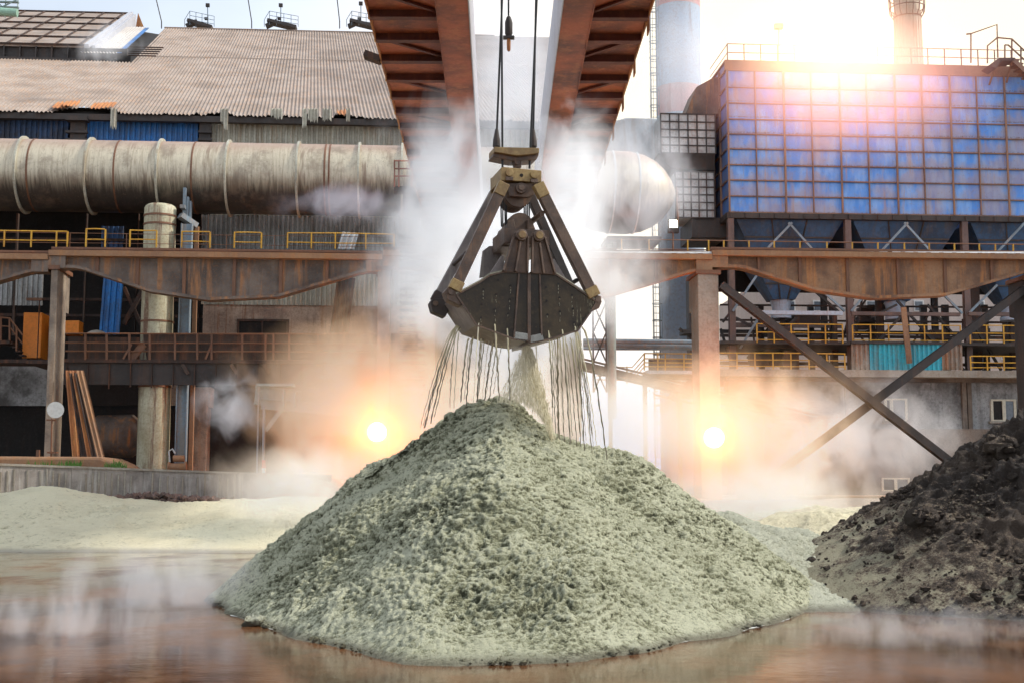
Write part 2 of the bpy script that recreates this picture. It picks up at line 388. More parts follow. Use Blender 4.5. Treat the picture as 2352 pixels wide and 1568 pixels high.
m = MB(); m.sheet(EAVE + ALONG * S0, ALONG, UP, NRM, max(s_top, s_end) - S0, .25, .045, roof_t0, lambda x: (t_ridge if x + S0 >= s_step else t_low) + rr.uniform(-.04, .04), rows=6)
m.build('roof', M['roof'], shed)
m = MB()                                            # lap seam and ridge cap
for tt in (t_ridge * .56,):
    m.beam(EAVE + ALONG * (s_step - 4) + UP * tt + NRM * .06, EAVE + ALONG * s_end + UP * tt + NRM * .06, .14, .03, NRM)
m.beam(EAVE + ALONG * s_step + UP * t_ridge + NRM * .05, EAVE + ALONG * s_end + UP * t_ridge + NRM * .05, .35, .12, NRM)
m.each('ridge_cap', M['roof'], shed)
m = MB(); 
for (u0, u1, off, tt, lean) in ((124, 168, .20, 1.3, .0), (148, 186, .34, .7, .0), (212, 268, .22, 1.1, .0), (772, 800, .14, .6, 0)):
    s0 = roof_st(u0, 250)[0]; s1 = roof_st(u1, 250)[0]
    m.sheet(EAVE + ALONG * s0 + NRM * off, (ALONG + NRM * .06).normalized(), UP, NRM, s1 - s0, .25, .05, lambda x: rr.uniform(0, .5) + .5 * abs(x - .6), lambda x: tt + 1.6 + rr.uniform(-.5, .3), rows=2)
m.each('torn_sheet', M['roof_rust'], shed)
m = MB(); m.loft([EAVE + ALONG * (xe0 - EAVE.x) + UP * 1.0 - NRM * .5, EAVE + ALONG * (xe1 - EAVE.x) + UP * 1.0 - NRM * .5, EAVE + ALONG * (xe1 - EAVE.x) + UP * 5 - NRM * .5, EAVE + ALONG * (xe0 - EAVE.x) + UP * 5 - NRM * .5], [x_ - NRM * .1 for x_ in (EAVE + ALONG * (xe0 - EAVE.x) + UP * 1.0 - NRM * .5, EAVE + ALONG * (xe1 - EAVE.x) + UP * 1.0 - NRM * .5, EAVE + ALONG * (xe1 - EAVE.x) + UP * 5 - NRM * .5, EAVE + ALONG * (xe0 - EAVE.x) + UP * 5 - NRM * .5)]); m.build('dark_roof_backing', M['black'], shed)  # dark sheet added under the torn eave, stands for the shaded inside
m = MB(); m.box(xe0, xe1, 11.4, 11.5, EAVE.z - 3.5, EAVE.z + .6); m.build('dark_wall_backing', M['black'], shed)  # dark sheet added behind the wall gaps in place of interior shade
m = MB()                                            # loose strips hanging below the eave
for u in (632, 640, 700, 712, 722, 745, 752, 800, 262, 512, 520):
    p = L(u, 250, 9.45); w = rr.uniform(.12, .3); h = rr.uniform(.6, 1.5)
    m.sheet(p - Vector((w, 0, h)), (1, 0, 0), (0, 0, 1), (0, -1, 0), w * 2, .2, .04, lambda x: rr.uniform(0, .3), lambda x: h)
m.each('hanging_strip', M['cream_sheet'], shed)
# dark eave beam and wall frame
m = MB(); m.box(xe0, xe1, 9.9, 10.3, EAVE.z - .34, EAVE.z + .04)
for u0, u1 in ((160, 196), (457, 484)): m.px(u0, 274, u1, 330, 10.2, 11.2)
m.px(150, 266, 200, 276, 9.7, 10.4)
for v in (300, 318): m.px(150, v, 200, v + 5, 10.0, 10.3); m.px(455, v, 486, v + 5, 10.0, 10.3)
m.each('eave_beam', M['dark'], shed)
def wall_sheet(name, mat, u0, u1, v0, v1, d, pitch=.33, amp=.05, jagged=0):
    um = (u0 + u1) / 2; a, b = L(u0, v1, d), L(u1, v0, d); a.z = L(um, v1, d).z; h = L(um, v0, d).z - a.z
    m = MB(); m.sheet((a.x, d, a.z), (1, 0, 0), (0, 0, 1), (0, -1, 0), b.x - a.x, pitch, amp, lambda x: rr.uniform(0, jagged), lambda x: h + rr.uniform(-jagged, 0), 'trap')
    return m.build(name, mat, shed)
wall_sheet('wall_sheet', M['blue_dirty'], -420, 161, 270, 345, 10.8)
wall_sheet('wall_sheet', M['blue_sheet'], 194, 458, 272, 345, 10.8)
wall_sheet('wall_sheet', M['cream_sheet'], 482, 1330, 279, 500, 10.8)
wall_sheet('wall_sheet', M['grey_sheet'], 460, 1330, 500, 590, 10.8, .30, .05)
wall_sheet('wall_sheet', M['cream_sheet'], 462, 1000, 585, 702, 8.9, .30, .05)
wall_sheet('wall_sheet', M['grey_sheet'], -420, 105, 610, 700, 9.4, .30, .05)
wall_sheet('wall_sheet', M['blue_dirty'], 232, 285, 520, 575, 9.8, .30, .05)
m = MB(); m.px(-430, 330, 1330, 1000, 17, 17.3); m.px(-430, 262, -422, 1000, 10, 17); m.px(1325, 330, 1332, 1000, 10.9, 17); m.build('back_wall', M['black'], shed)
m = MB(); m.px(462, 698, 1000, 884, 9.0, 9.5)
m.each('plaster_wall', M['plaster'], shed)
m = MB(); m.px(-430, 832, 142, 930, 8.2, 8.6); m.build('sooty_wall', M['soot'], shed)
m = MB(); m.px(700, 880, 1000, 1010, 9.0, 9.5); m.px(380, 770, 412, 930, 8.2, 8.6); m.each('plaster_wall', M['plaster'], shed)
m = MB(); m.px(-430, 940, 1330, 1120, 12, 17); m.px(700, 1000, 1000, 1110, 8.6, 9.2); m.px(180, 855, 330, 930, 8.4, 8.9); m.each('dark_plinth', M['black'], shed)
m = MB()
for u in (30, 190, 310, 330, 455, 470): m.px(u, 490, u + 8, 770, 9.3, 9.6)
for v in (545, 600, 683, 720): m.px(-420, v, 465, v + 6, 9.6, 9.9)
m.beam(L(285, 745, 9.2), L(335, 655, 9.2), .35, .25); m.beam(L(285, 660, 9.2), L(330, 760, 9.2), .2, .2)
m.each('wall_frame', M['dark_rust'], shed)
fr = MB(); fr.px(544, 733, 664, 738, 8.85, 9.05); fr.px(544, 738, 549, 768, 8.85, 9.05); fr.px(600, 738, 604, 768, 8.85, 9.05); fr.px(659, 738, 664, 768, 8.85, 9.05)
w = fr.build('window', M['dark_rust'], shed); g = MB(); g.px(549, 738, 659, 768, 8.93, 8.97); g.build('pane', M['black'], w)
m = MB(); m.px(796, 640, 808, 700, 8.6, 8.8); m.px(760, 655, 800, 765, 7.9, 8.1)
m = MB(); m.sheet(L(757, 765, 8.0), Vector((1, 0, .05)), (L(774, 640, 8.0) - L(757, 765, 8.0)).normalized(), (0, -1, 0), 1.15, .3, .06, lambda x: 0, lambda x: (L(774, 640, 8.0) - L(757, 765, 8.0)).length); m.build('charred_panel', M['dark_rust'], shed)
# clerestory with gridded roof, its fascia, and the loose patch beside it
E2h = L(0, 1, 1); p137 = EAVE + ALONG * roof_st(100, 137)[0] + UP * roof_st(100, 137)[1]
E2 = L(100, 104, p137.y)
h0 = hit(302, 33, FAC, E2, NRM) - E2; t2 = h0.z / UP.z; s2 = h0.x - UP.x * t2
h1 = hit(-420, 104, FAC, E2, NRM) - E2; s2l = h1.x - 2
m = MB(); b0 = E2 + ALONG * s2l; 
m.loft([b0, E2 + ALONG * s2, E2 + ALONG * s2 + UP * t2, b0 + UP * t2], [x - NRM * .15 for x in (b0, E2 + ALONG * s2, E2 + ALONG * s2 + UP * t2, b0 + UP * t2)])
cl = m.build('clerestory_roof', M['roof'], shed)
m = MB()
for k in range(6): m.beam(b0 + UP * (t2 * k / 5) + NRM * .08, E2 + ALONG * s2 + UP * (t2 * k / 5) + NRM * .08, .16, .16, NRM)
x = s2l
while x < s2 - .3: m.beam(E2 + ALONG * x + NRM * .06, E2 + ALONG * x + UP * t2 + NRM * .06, .12, .12, NRM); x += 1.9
m.build('batten', M['dark_rust'], cl)
m = MB(); m.beam(E2 + ALONG * s2 - UP * .8 + NRM * .1, E2 + ALONG * s2 + UP * t2 + NRM * .1, .35, .3, NRM); m.build('gable_trim', M['girder_pale'], cl)
m = MB(); g0 = E2 + ALONG * (s2 + .2); m.add([g0 + UP * t2, g0 + UP * t2 + Vector((.9, 2, -2.6)), g0 + UP * 1 + Vector((.9, 1, -1))], [(0, 1, 2)]); m.px(128, 0, 129, 1, 1, 1); m = MB()
m.loft([g0 + UP * .5, g0 + UP * t2, g0 + UP * t2 + Vector((.1, 0, -2.2)), g0 + UP * .5 + Vector((.1, 0, -.5))], [q_ + Vector((.25, 0, 0)) for q_ in (g0 + UP * .5, g0 + UP * t2, g0 + UP * t2 + Vector((.1, 0, -2.2)), g0 + UP * .5 + Vector((.1, 0, -.5)))])
m.build('gable_end', M['girder_pale'], shed)
m = MB(); y2 = p137.y
z0 = p137.z - .1; m.box(b0.x, E2.x + s2 + 3.0, y2 + .3, y2 + .7, z0 - .3, E2.z - .05)
m.box(b0.x, E2.x + s2 + 3.0, y2 - .15, y2 + .3, z0 - .05, z0 + .22)
x = b0.x
while x < E2.x + s2: m.box(x, x + .12, y2 + .0, y2 + .35, z0 + .22, E2.z - .1); x += 1.25
m.build('fascia', M['dark'], shed)
lp = L(183, 121, p137.y - .1); h2 = hit(372, 64, FAC, lp, NRM) - lp; t3 = h2.z / UP.z
wl = (hit(268, 123, FAC, lp, NRM) - lp).x
m = MB(); m.sheet(lp, ALONG, UP, NRM, wl, .25, .045, lambda x: rr.uniform(0, .15), lambda x: t3, rows=2); m.build('roof_patch', M['roof_white'], shed)
m = MB(); m.beam(lp + ALONG * (wl + .15) + UP * .3, lp + ALONG * (wl + .15) + UP * (t3 * .97), .35, .05, NRM); m.build('blue_edge_sheet', M['blue_sheet'], shed)
m = MB(); m.px(268, 128, 300, 152, p137.y - .5, p137.y - .2); m.loft([lp + ALONG * (wl - .2) - NRM * .4 - UP * .5, lp + ALONG * (s_step - lp.x + EAVE.x + .3) - UP * .8 - NRM * .9, lp + ALONG * (s_step - lp.x + EAVE.x + .3) + UP * (t3 - .3) - NRM * .9, lp + ALONG * (wl - .2) - NRM * .4 + UP * (t3 - .3)], [x_ - NRM * .1 for x_ in (lp + ALONG * (wl - .2) - NRM * .4 - UP * .5, lp + ALONG * (s_step - lp.x + EAVE.x + .3) - UP * .8 - NRM * .9, lp + ALONG * (s_step - lp.x + EAVE.x + .3) + UP * (t3 - .3) - NRM * .9, lp + ALONG * (wl - .2) - NRM * .4 + UP * (t3 - .3))]); m.build('dark_gap_sheet', M['black'], shed)  # closed sheet in the unlit interior's black stands in for a gap
m = MB()
for k in range(5): m.beam(lp + ALONG * (wl + .2) + UP * (.8 + k * 1.4) - NRM * .25, lp + ALONG * (wl + 3) + UP * (.8 + k * 1.4) - NRM * .25, .08, .1, NRM)
m.each('open_frame', M['dark_rust'], shed)

# things on the shed ridge
RY = (EAVE + UP * t_ridge).y
for (u0, u1, um, vt, lab) in ((424, 492, 477, 8, 'small railed roof platform with lamp mast nearest the gridded clerestory roof'), (607, 685, 645, 8, 'small railed roof platform with lamp mast on the shed ridge between two others'), (796, 874, 829, 4, 'railed roof platform with lamp mast half hidden by the crane girder')):
    th = thing('roof_platform', lab, 'roof platform', L((u0+u1)/2, 64, RY + .4), group='railed lamp platforms along the shed ridge')
    m = MB(); m.beam(L(u0 + 8, 50, RY + .5), L(u1 - 4, 66, RY + .5), 1.2, .3); m.beam(L(u0 + 4, 62, RY + .5), L(u0 + 30, 50, RY + .5), .8, .3); m.build('deck', M['dark'], th)
    for dd in (RY, RY + 1.6):
        m = MB()
        for f in (0, .5, 1): m.tube([L(u0 + 12, 26 + f * 20, dd), L(u1, 38 + f * 18, dd)], .03, 4)
        for k in range(5): u = u0 + 12 + (u1 - u0 - 12) * k / 4; m.tube([L(u, 26 + 12 * k / 4, dd), L(u, 58 + 4 * k / 4, dd)], .03, 4)
        m.tube([L(u0 + 12, 26, dd), L(u0, 46, dd)], .03, 4); m.tube([L(u0, 46, dd), L(u0, 62, dd)], .03, 4)
        m.build('railing', M['steel_blue'], th)
    m = MB(); m.tube([L(um, 64, RY + .8), L(um, vt + 8, RY + .8)], .05, 6); m.build('mast', M['steel_blue'], th)
    m = MB(); m.px(um - 5, vt, um + 4, vt + 7, RY + .6, RY + .9); m.build('lamp_head', M['dark'], th); m = MB(); m.px(um - 8, 40, um, 44, RY + .5, RY + .9); m.build('side_lamp', M['dark'], th)
for (ua, va, ub, vb, uc, lab) in ((356, -12, 371, 50, 371, 'leftmost'), (568, -12, 578, 50, 578, 'middle'), (773, -12, 780, 50, 780, 'rightmost')):
    pa, pb, pc = L(ua, va, RY + .3), L(ub, vb, RY + .3), L(uc, 66, RY + .3)
    m = MB(); m.tube([pa + (pa - pb) * 1.0, pa, pb, pc], .055, 5)
    solo(m, 'stay_cable', M['rope'], lab + ' of the three dark cables rising from the shed ridge', 'cable', 'cables above the shed ridge')
m = MB(); m.ppx([(317, 30), (330, 62), (312, 62)], RY - .2, RY - .1); solo(m, 'roof_fin', M['roof_rust'], 'small rusty triangular fin standing on the shed roof near the gable', 'fin')
th = thing('pipe_tower', 'green pipe and dark frame at the top left corner beyond the shed', 'pipe rack', L(10, 34, 40))
m = MB(); m.cyl(L(-40, 24, 40), L(40, 30, 40), .35); m.build('green_pipe', M['green_pipe'], th)
m = MB()
for u in (-12, 10, 38): m.px(u, -20, u + 3, 40, 41, 41.3)
for v in (2, 14): m.px(-40, v, 42, v + 3, 41, 41.3)
m.beam(L(-10, 24, 41), L(38, 0, 41), .1, .1); m.beam(L(-10, 0, 41), L(12, 24, 41), .1, .1); m.build('frame', M['green_steel'], th)

# ------------------------------------------------------------------ the big duct in front of the shed
dc = L(300, 407, 6.0); RD = 2.14
xl, xr = L(-430, 400, 6).x, L(1352, 400, 6).x
duct = thing('gas_duct', 'huge silvery gas duct streaked with rust running along the shed wall', 'duct', (L(600, 407, 6).x, 6.0, dc.z - RD))
prof = [(0, RD)]
x = xl
m = MB(); n_ = 60
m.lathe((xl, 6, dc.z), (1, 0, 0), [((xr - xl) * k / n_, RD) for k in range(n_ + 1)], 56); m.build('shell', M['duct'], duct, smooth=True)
for u in (-400, -246, -92, 62, 217, 377, 531, 690, 828, 925):
    c = L(u, 322, 6.0).x
    m = MB(); m.lathe((c - .06, 6, dc.z), (1, 0, 0), [(0, RD - .05), (0, RD + .17), (.12, RD + .17), (.12, RD - .05)], 56, False); m.build('flange_ring', M['cream_sheet'], duct, smooth=True, sharp=30)
m = MB()
for u in (88, 282, 455, 752, 762):
    c = L(u, 322, 6.0).x; m.lathe((c - .05, 6, dc.z), (1, 0, 0), [(0, RD - .05), (0, RD + .025), (.1, RD + .025), (.1, RD - .05)], 56, False)
m.each('weld_seam', M['rail'], duct, smooth=True)
# its bulging closed end beyond the girders
ec = L(1430, 441, 4.0)
def er(px): return px * (72 + 4 + 1.0) / 3000
prof = [(1345, 84), (1362, 91), (1400, 96), (1440, 96), (1475, 89), (1500, 77), (1522, 58), (1538, 36), (1548, 16), (1551, 2)]
x0 = L(1345, 441, 4).x
de = thing('duct_end', 'bulging pale closed duct end with curved weld lines right of the grab', 'duct', (ec.x, 4, ec.z - er(96)))
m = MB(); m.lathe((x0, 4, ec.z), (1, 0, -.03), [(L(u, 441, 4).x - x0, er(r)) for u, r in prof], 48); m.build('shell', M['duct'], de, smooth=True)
m = MB()
for u, r in ((1400, 96), (1456, 93.5)): m.lathe((L(u, 441, 4).x - .04, 4, ec.z - .03 * (L(u, 441, 4).x - x0)), (1, 0, -.03), [(0, er(r) - .05), (0, er(r) + .03), (.08, er(r) + .03), (.08, er(r) - .05)], 48, False)
m.each('weld_seam', M['clad_pale'], de, smooth=True)

# ------------------------------------------------------------------ runway beams, columns, handrails
def belly(ul, ur, vt, mat, lab, near):
    a, b = L(ul, vt, 0), L(ur, vt, 0); Wd = b.x - a.x; zt = a.z
    th = thing('runway_beam', lab, 'crane beam', (a.x + Wd / 2, 0, zt - 2.8), group='fish-bellied crane runway beams')
    fr_ = [(0.0, .55), (.075, .55), (.10, .62), (.30, 1.80), (.475, 2.24), (.685, 2.02), (.93, .64), (.955, .55), (1.0, .55)]
    bot = [(a.x + Wd * f, zt - .32 - h) for f, h in fr_]
    m = MB(); m.prism([(x, z) for x, z in bot] + [(b.x, zt - .32), (a.x, zt - .32)], -.1, .1); m.build('web', mat, th)
    m = MB()
    for (x0, z0), (x1, z1) in zip(bot[:-1], bot[1:]):
        m.loft([(x0, -.45, z0 - .12), (x0, .45, z0 - .12), (x0, .45, z0 + .04), (x0, -.45, z0 + .04)], [(x1, -.45, z1 - .12), (x1, .45, z1 - .12), (x1, .45, z1 + .04), (x1, -.45, z1 + .04)])
    m.build('bottom_flange', near, th)
    m = MB(); m.box(a.x + .02, b.x - .02, -.62, .62, zt - .34, zt - .04); m.build('top_flange', M['flange'], th)
    m = MB()
    for f in (.14, .26, .40, .55, .69, .83):
        x = a.x + Wd * f; hz = np.interp(f, [q_[0] for q_ in fr_], [q_[1] for q_ in fr_]); m.box(x - .09, x + .09, -.22, -.1, zt - .33 - hz, zt - .34)
    m.build('stiffener', M['rail'], th)
    m = MB()
    for f in (0.0, 1.0): m.box(a.x + Wd * f - (.9 if f else 0), a.x + Wd * f + (0 if f else .9), -.5, .5, zt - 1.0, zt - .345)
    m.build('bearing_block', near, th)
    m = MB(); m.box(a.x + .02, b.x - .02, -.12, .12, zt + .1, zt + .22); m.box(a.x + .02, b.x - .02, -.06, .06, zt, zt + .1)
    x = a.x + .4
    while x < b.x - .3: m.box(x, x + .25, -.35, .35, zt - .04, zt + .03); x += .75
    m.build('crane_rail', M['rail'], th)
belly(-644, 118, 577, M['beam'], 'short visible end of runway beam above the orange machine', M['beam'])
belly(118, 880, 577, M['beam'], 'dark stained fish-bellied runway beam under the big duct', M['beam'])
belly(880, 1631, 577, M['beam_warm'], 'fish-bellied runway beam hidden in steam behind the grab', M['beam_warm'])
belly(1631, 2402, 577, M['beam_warm'], 'rusty tan fish-bellied runway beam under the blue filter house', M['beam_warm'])
def column(u0, u1, vt, vb, mat, lab, d1=2.1):
    a, b = L(u0, vb, -.45), L(u1, vt, -.45); th = thing('crane_column', lab, 'column', ((a.x + b.x) / 2, .6, a.z), group='columns carrying the crane runway')
    m = MB(); m.box(a.x, b.x, -.45, d1 - .6, a.z, b.z); m.build('shaft', mat, th, bevel=.04)
    m = MB(); zc = L(u0, vt + 88, -.45).z; zz = L(u0, vt + 76, -.45).z
    m.prism([(a.x + .02, b.z - .02), (a.x + .02, zz), (b.x - .02, zc), (b.x - .02, b.z - .02)], d1 - .61, d1); m.build('corbel', mat, th)
    m = MB(); m.box(a.x - .12, b.x + .12, -.55, d1 + .05, b.z, b.z + .22); m.build('bearing_plate', M['rail'], th)
column(99, 133, 619, 1085, M['concrete'], 'peeling concrete crane column behind the leaning rusty sheets')
column(862, 897, 621, 1110, M['concrete'], 'concrete crane column half lost in steam beside the ladder tower')
column(1611, 1650, 630, 1150, M['slab'], 'pale concrete crane column rising straight above a glowing lamp')
column(2383, 2420, 640, 1150, M['dark'], 'dark crane column at the end of the crossed braces')
def railing(lab, us, vt, vm, vb, d, mat, group, rails=None, name='handrail', r=.035, cat='handrail', posts=None):
    um_ = us[len(us) // 2] if len(us) < 6 else us[0]
    zz_ = lambda v: L(um_, v, d).z
    def Lv(u, v): q_ = L(u, v, d); q_.z = zz_(v); return q_
    a = L(us[0], vb, d); th = thing(name, lab, cat, ((L(us[0], vb, d).x + L(us[-1], vb, d).x) / 2, d, a.z), group=group)
    m = MB()
    for v in (rails or (vt, vm)): m.tube([Lv(us[0], v), Lv(us[0], v) * .5 + Lv(us[-1], v) * .5 + Vector((0, 0, random.uniform(-.03, .03))), Lv(us[-1], v)], r, 5)
    m.build('rail', mat, th)
    for u in us:
        m = MB(); pa_ = Lv(u, vb); pb_ = Vector((pa_.x, d, zz_(vt))); m.beam(pa_, pb_, r * 2.2, r * 2.2); m.build('post', posts or mat, th)
    return th
gl = 'yellow handrails along the left runway beam'
railing('long low yellow handrail beginning before the column with the corbel', [-20, 9, 71, 129, 154], 531, 552, 568, .5, M['yellow'], gl)
railing('short raised yellow handrail just before the cream pipe', [197, 241], 527, 551, 568, .45, M['yellow'], gl)
railing('yellow handrail crossing in front of the cream pipe', [298, 359], 530, 551, 569, .5, M['yellow'], gl)
railing('yellow handrail in front of the blue-grey column', [417, 482], 533, 556, 570, .5, M['yellow'], gl)
railing('short yellow handrail over the middle of the dark stained beam', [538, 600], 535, 557, 571, .5, M['yellow'], gl)
railing('rusty yellow handrail running past the loose sheet into the steam', [660, 715, 770, 840, 905], 537, 558, 572, .5, M['yellow'], gl)
railing('thin dark cable rail behind the yellow handrails', [-40, 160, 290, 400, 520, 630, 720, 900], 533, 556, 570, .62, M['rail'], None, r=.018)
railing('long handrail with rusty rails and yellow posts below the filter house', [1370, 1428, 1491, 1580, 1628, 1663, 1721, 1779, 1838, 1900, 1958, 2017, 2078, 2135, 2193, 2250, 2287, 2328, 2380], 549, 571, 590, .5, M['rail'], None, posts=M['yellow'])
m = MB(); m.cyl(L(1360, 583, -.2), L(2400, 583, -.2), .11, seg=10)
solo(m, 'service_pipe', M['galv'], 'thin white service pipe lying along the rusty tan beam', 'pipe', smooth=True)
th = thing('fallen_sheet', 'loose pale corrugated sheet leaning on the yellow handrail', 'metal sheet', L(797, 572, 1.5)); m = MB()
p = L(776, 572, 1.3); m.sheet(p, (1, 0, 0), (L(786, 534, 1.3) - p).normalized(), (0, -1, 0), .95, .3, .06, lambda x: 0, lambda x: 1.0 - .05 * x); m.build('sheet', M['clad_pale'], th)

# ------------------------------------------------------------------ standing pipe, blue-grey column, mid walkway
def vtube(mb, u, v0, v1, d, rpx, seg=24):
    a, b = L(u, v1, d), L(u, v0, d); r = rpx * (72 + d) / 3000 * .985; b.x = a.x
    return a, b, r
th = thing('downcomer_pipe', 'thick cream standing pipe with peeling rusty paint below the duct', 'pipe', L(372, 1080, 3.6))
a = L(345, 1080, 3.6); b = L(369, 470, 3.6); a.x = b.x; r = .9
m = MB(); hgt = b.z - a.z - .25; m.lathe(a, (0, 0, 1), [(hgt * k / 24, r) for k in range(25)] + [(hgt + .12, r * .93), (hgt + .2, r * .8), (hgt + .25, r * .4)], 32); m.build('shell', M['peel'], th, smooth=True)
m = MB()
for v in (500, 520, 742, 890): z = L(369, v, 3.6).z; m.lathe((b.x, 3.6, z), (0, 0, 1), [(0, r), (0, r + .04), (.1, r + .04), (.1, r)], 32, False)
m.each('band', M['rail'], th)
th = thing('pipe_support', 'blue-grey steel column with a stepped bracket beside the cream pipe', 'steel column', L(428, 1080, 3.2))
m = MB(); a = L(430, 1080, 3.2); b = L(430, 515, 3.2); a.x = b.x; m.ibeam(a, b, .5, .62, .06, (1, 0, 0)); m.build('column', M['steel_blue'], th)
m = MB(); m.px(419, 431, 427, 492, 3.6, 4.0); m.px(427, 452, 433, 500, 3.7, 4.1); m.px(434, 462, 439, 506, 3.8, 4.2); m.beam(L(414, 495, 3.3), L(450, 520, 3.9), .5, .3); m.px(413, 470, 424, 478, 3.2, 4); m.build('bracket', M['steel_blue'], th)
m = MB(); m.px(441, 520, 447, 1080, 3.7, 4.0); m.build('rust_strip', M['flange'], th)
m = MB()
p = L(228, 768, 6); m.sheet(p, (1, 0, 0), (L(238, 640, 6) - p).normalized(), (0, -1, 0), L(276, 768, 6).x - p.x, .33, .05, lambda x: 0, lambda x: 4.6, 'trap'); solo(m, 'corrugated_sheet', M['blue_sheet'], 'upright bright blue corrugated sheet standing behind the peeling column', 'metal sheet')
wk = thing('mid_walkway', 'dark rusted walkway with railing and plate panels along the mill front', 'walkway', L(480, 885, 4))
m = MB(); m.px(130, 826, 980, 834, 2.15, 2.68); m.build('deck', M['dark_rust'], wk)
m = MB(); m.px(60, 828, 318, 835, 2.7, 6.5); m.build('rear_deck', M['dark_rust'], wk)
m = MB(); m.px(140, 834, 970, 884, 2.32, 2.5); m.build('girder', M['dark'], wk)
m = MB()
for k in range(17): u = 150 + k * 49; m.px(u, 834, u + 4, 888 + (k % 3) * 2, 2.18, 2.31)
for u in (418, 530, 604): m.beam(L(u, 836, 2.1), L(u + 14, 858, 2.2), .12, .2)
m.each('rib', M['dark_rust'], wk)
m = MB(); m.loft([L(329, 768, 2.5), L(960, 768, 2.5), L(960, 826, 2.42), L(337, 826, 2.42)], [L(329, 768, 2.55), L(960, 768, 2.55), L(960, 826, 2.47), L(337, 826, 2.47)]); m.px(155, 774, 322, 826, 2.58, 2.64); m.each('plate_panel', M['dark_rust'], wk)
m = MB()
for v in (766, 787, 806): m.tube([L(150, v, 2.2), L(500, v + 1, 2.2), L(960, v + 1, 2.2)], .045, 5)
m.build('rail', M['rail'], wk)
for k, u in enumerate((196, 245, 297, 344, 402, 453, 486, 556, 610, 628, 664, 730, 790, 850, 910)):
    m = MB(); m.beam(L(u, 826, 2.2), L(u, 766, 2.2), .11, .11); m.build('post', M['rail'], wk)
m = MB(); m.beam(L(472, 824, 2.16), L(486, 790, 2.16), .1, .1); m.beam(L(283, 824, 2.16), L(302, 790, 2.16), .1, .1); m.beam(L(302, 824, 2.4), L(330, 790, 2.4), .12, .4); m.each('stay', M['rail'], wk)
th = thing('orange_machine', 'bright orange machine housing beside the peeling concrete column', 'machine', L(110, 822, 5))
m = MB(); m.px(50, 718, 97, 822, 5, 6.5); m.build('housing', M['orange'], th, bevel=.04)
m = MB(); m.px(120, 736, 182, 768, 5.4, 6.4); m.build('side_box', M['orange'], th, bevel=.04)
m = MB(); m.px(84, 690, 90, 824, 4.6, 4.8); m.px(60, 684, 97, 690, 4.6, 4.8); m.build('post', M['rail'], th)
th = thing('access_stairs', 'rusty railed steps beside the orange machine', 'stairs', L(20, 822, 4.4))
m = MB(); m.tube([L(-20, 728, 4.4), L(22, 731, 4.4), L(52, 770, 4.4)], .05, 5); m.tube([L(-20, 748, 4.4), L(22, 750, 4.4), L(52, 790, 4.4)], .04, 5)
for u, v in ((2, 728), (22, 731), (38, 750)): m.beam(L(u, v + 56, 4.4), L(u, v, 4.4), .09, .09)
m.build('handrail', M['rail'], th)
m = MB()
for k in range(5): m.px(20 + k * 8, 786 + k * 9, 30 + k * 8, 790 + k * 9, 4.4, 5.4)
m.px(-300, 780, 22, 788, 4.3, 5.6); m.px(-300, 824, 140, 832, 3.9, 6.0); m.each('tread', M['dark_rust'], th)
m = MB(); c = L(222, 768, 4.6); nn = 12
m.lathe(c, (0, 0, 1), [(0, .55), (.1, .5), (.2, .33), (.26, .05)], 14); solo(m, 'cement_sack', M['slab'], 'pale heap lying on the walkway beside the orange machine', 'sack', smooth=True)
# ladder tower behind the left girder (mostly in the steam)
lt = thing('ladder_tower', 'rusty ladder tower with steps standing in steam', 'ladder tower', L(940, 900, -1))
m = MB()
for u in (918, 972): m.px(u, 400, u + 5, 900, -1.2, -1.0)
m.build('post', M['red_oxide'], lt)
m = MB()
for k in range(22): m.px(918, 540 + k * 17, 976, 545 + k * 17, -1.3, -.8)
m.px(905, 428, 950, 440, -1.4, -.6); m.each('tread', M['dark_rust'], lt)
m = MB()
for v in (370, 388, 405): m.tube([L(905, v, -1.4), L(948, v, -1.4)], .04, 4)
for u in (906, 916, 946): m.tube([L(u, 430, -1.4), L(u, 368, -1.4)], .04, 4)
m.build('guard_rail', M['red_oxide'], lt)

# ------------------------------------------------------------------ yard level on the left
rw = MB(WLD)
pts = [(-420, 1056, 53.5), (0, 1068, 58.8), (165, 1074, 60.4), (330, 1080, 62.0), (520, 1087, 63.4), (700, 1093, 64.5), (760, 1094, 65)]
th = thing('retaining_wall', 'long streaked grey concrete retaining wall behind the pale sand bank', 'wall', W(320, 1160, 62), WLD)
for (u0, v0, y0), (u1, v1, y1) in zip(pts[:-1], pts[1:]):
    a, b = W(u0, v0, y0), W(u1, v1, y1)
    rw.loft([(a.x, a.y, .6), (a.x, a.y + .5, .6), (a.x, a.y + .5, a.z), (a.x, a.y, a.z)], [(b.x - .015, b.y, .6), (b.x - .015, b.y + .5, .6), (b.x - .015, b.y + .5, b.z), (b.x - .015, b.y, b.z)])
rw.build('wall_panel', M['wall'], th)
m = MB(WLD)
for (u0, v0, y0), (u1, v1, y1) in zip(pts[:-1], pts[1:]):
    a, b = W(u0, v0, y0), W(u1, v1, y1); k = 0
    for f in np.arange(0.02, 1, .09):
        p = a.lerp(b, f); p.y -= .06
        if rr.random() < .75: m.box(p.x - .035, p.x + .035, p.y, p.y + .055, .9, p.z - rr.uniform(.05, .3))
    m.loft([(a.x, a.y - .08, a.z), (a.x, a.y + .58, a.z), (a.x, a.y + .58, a.z + .1), (a.x, a.y - .08, a.z + .1)], [(b.x, b.y - .08, b.z), (b.x, b.y + .58, b.z), (b.x, b.y + .58, b.z + .1), (b.x, b.y - .08, b.z + .1)])
m.build('board_seam', M['slab'], th)
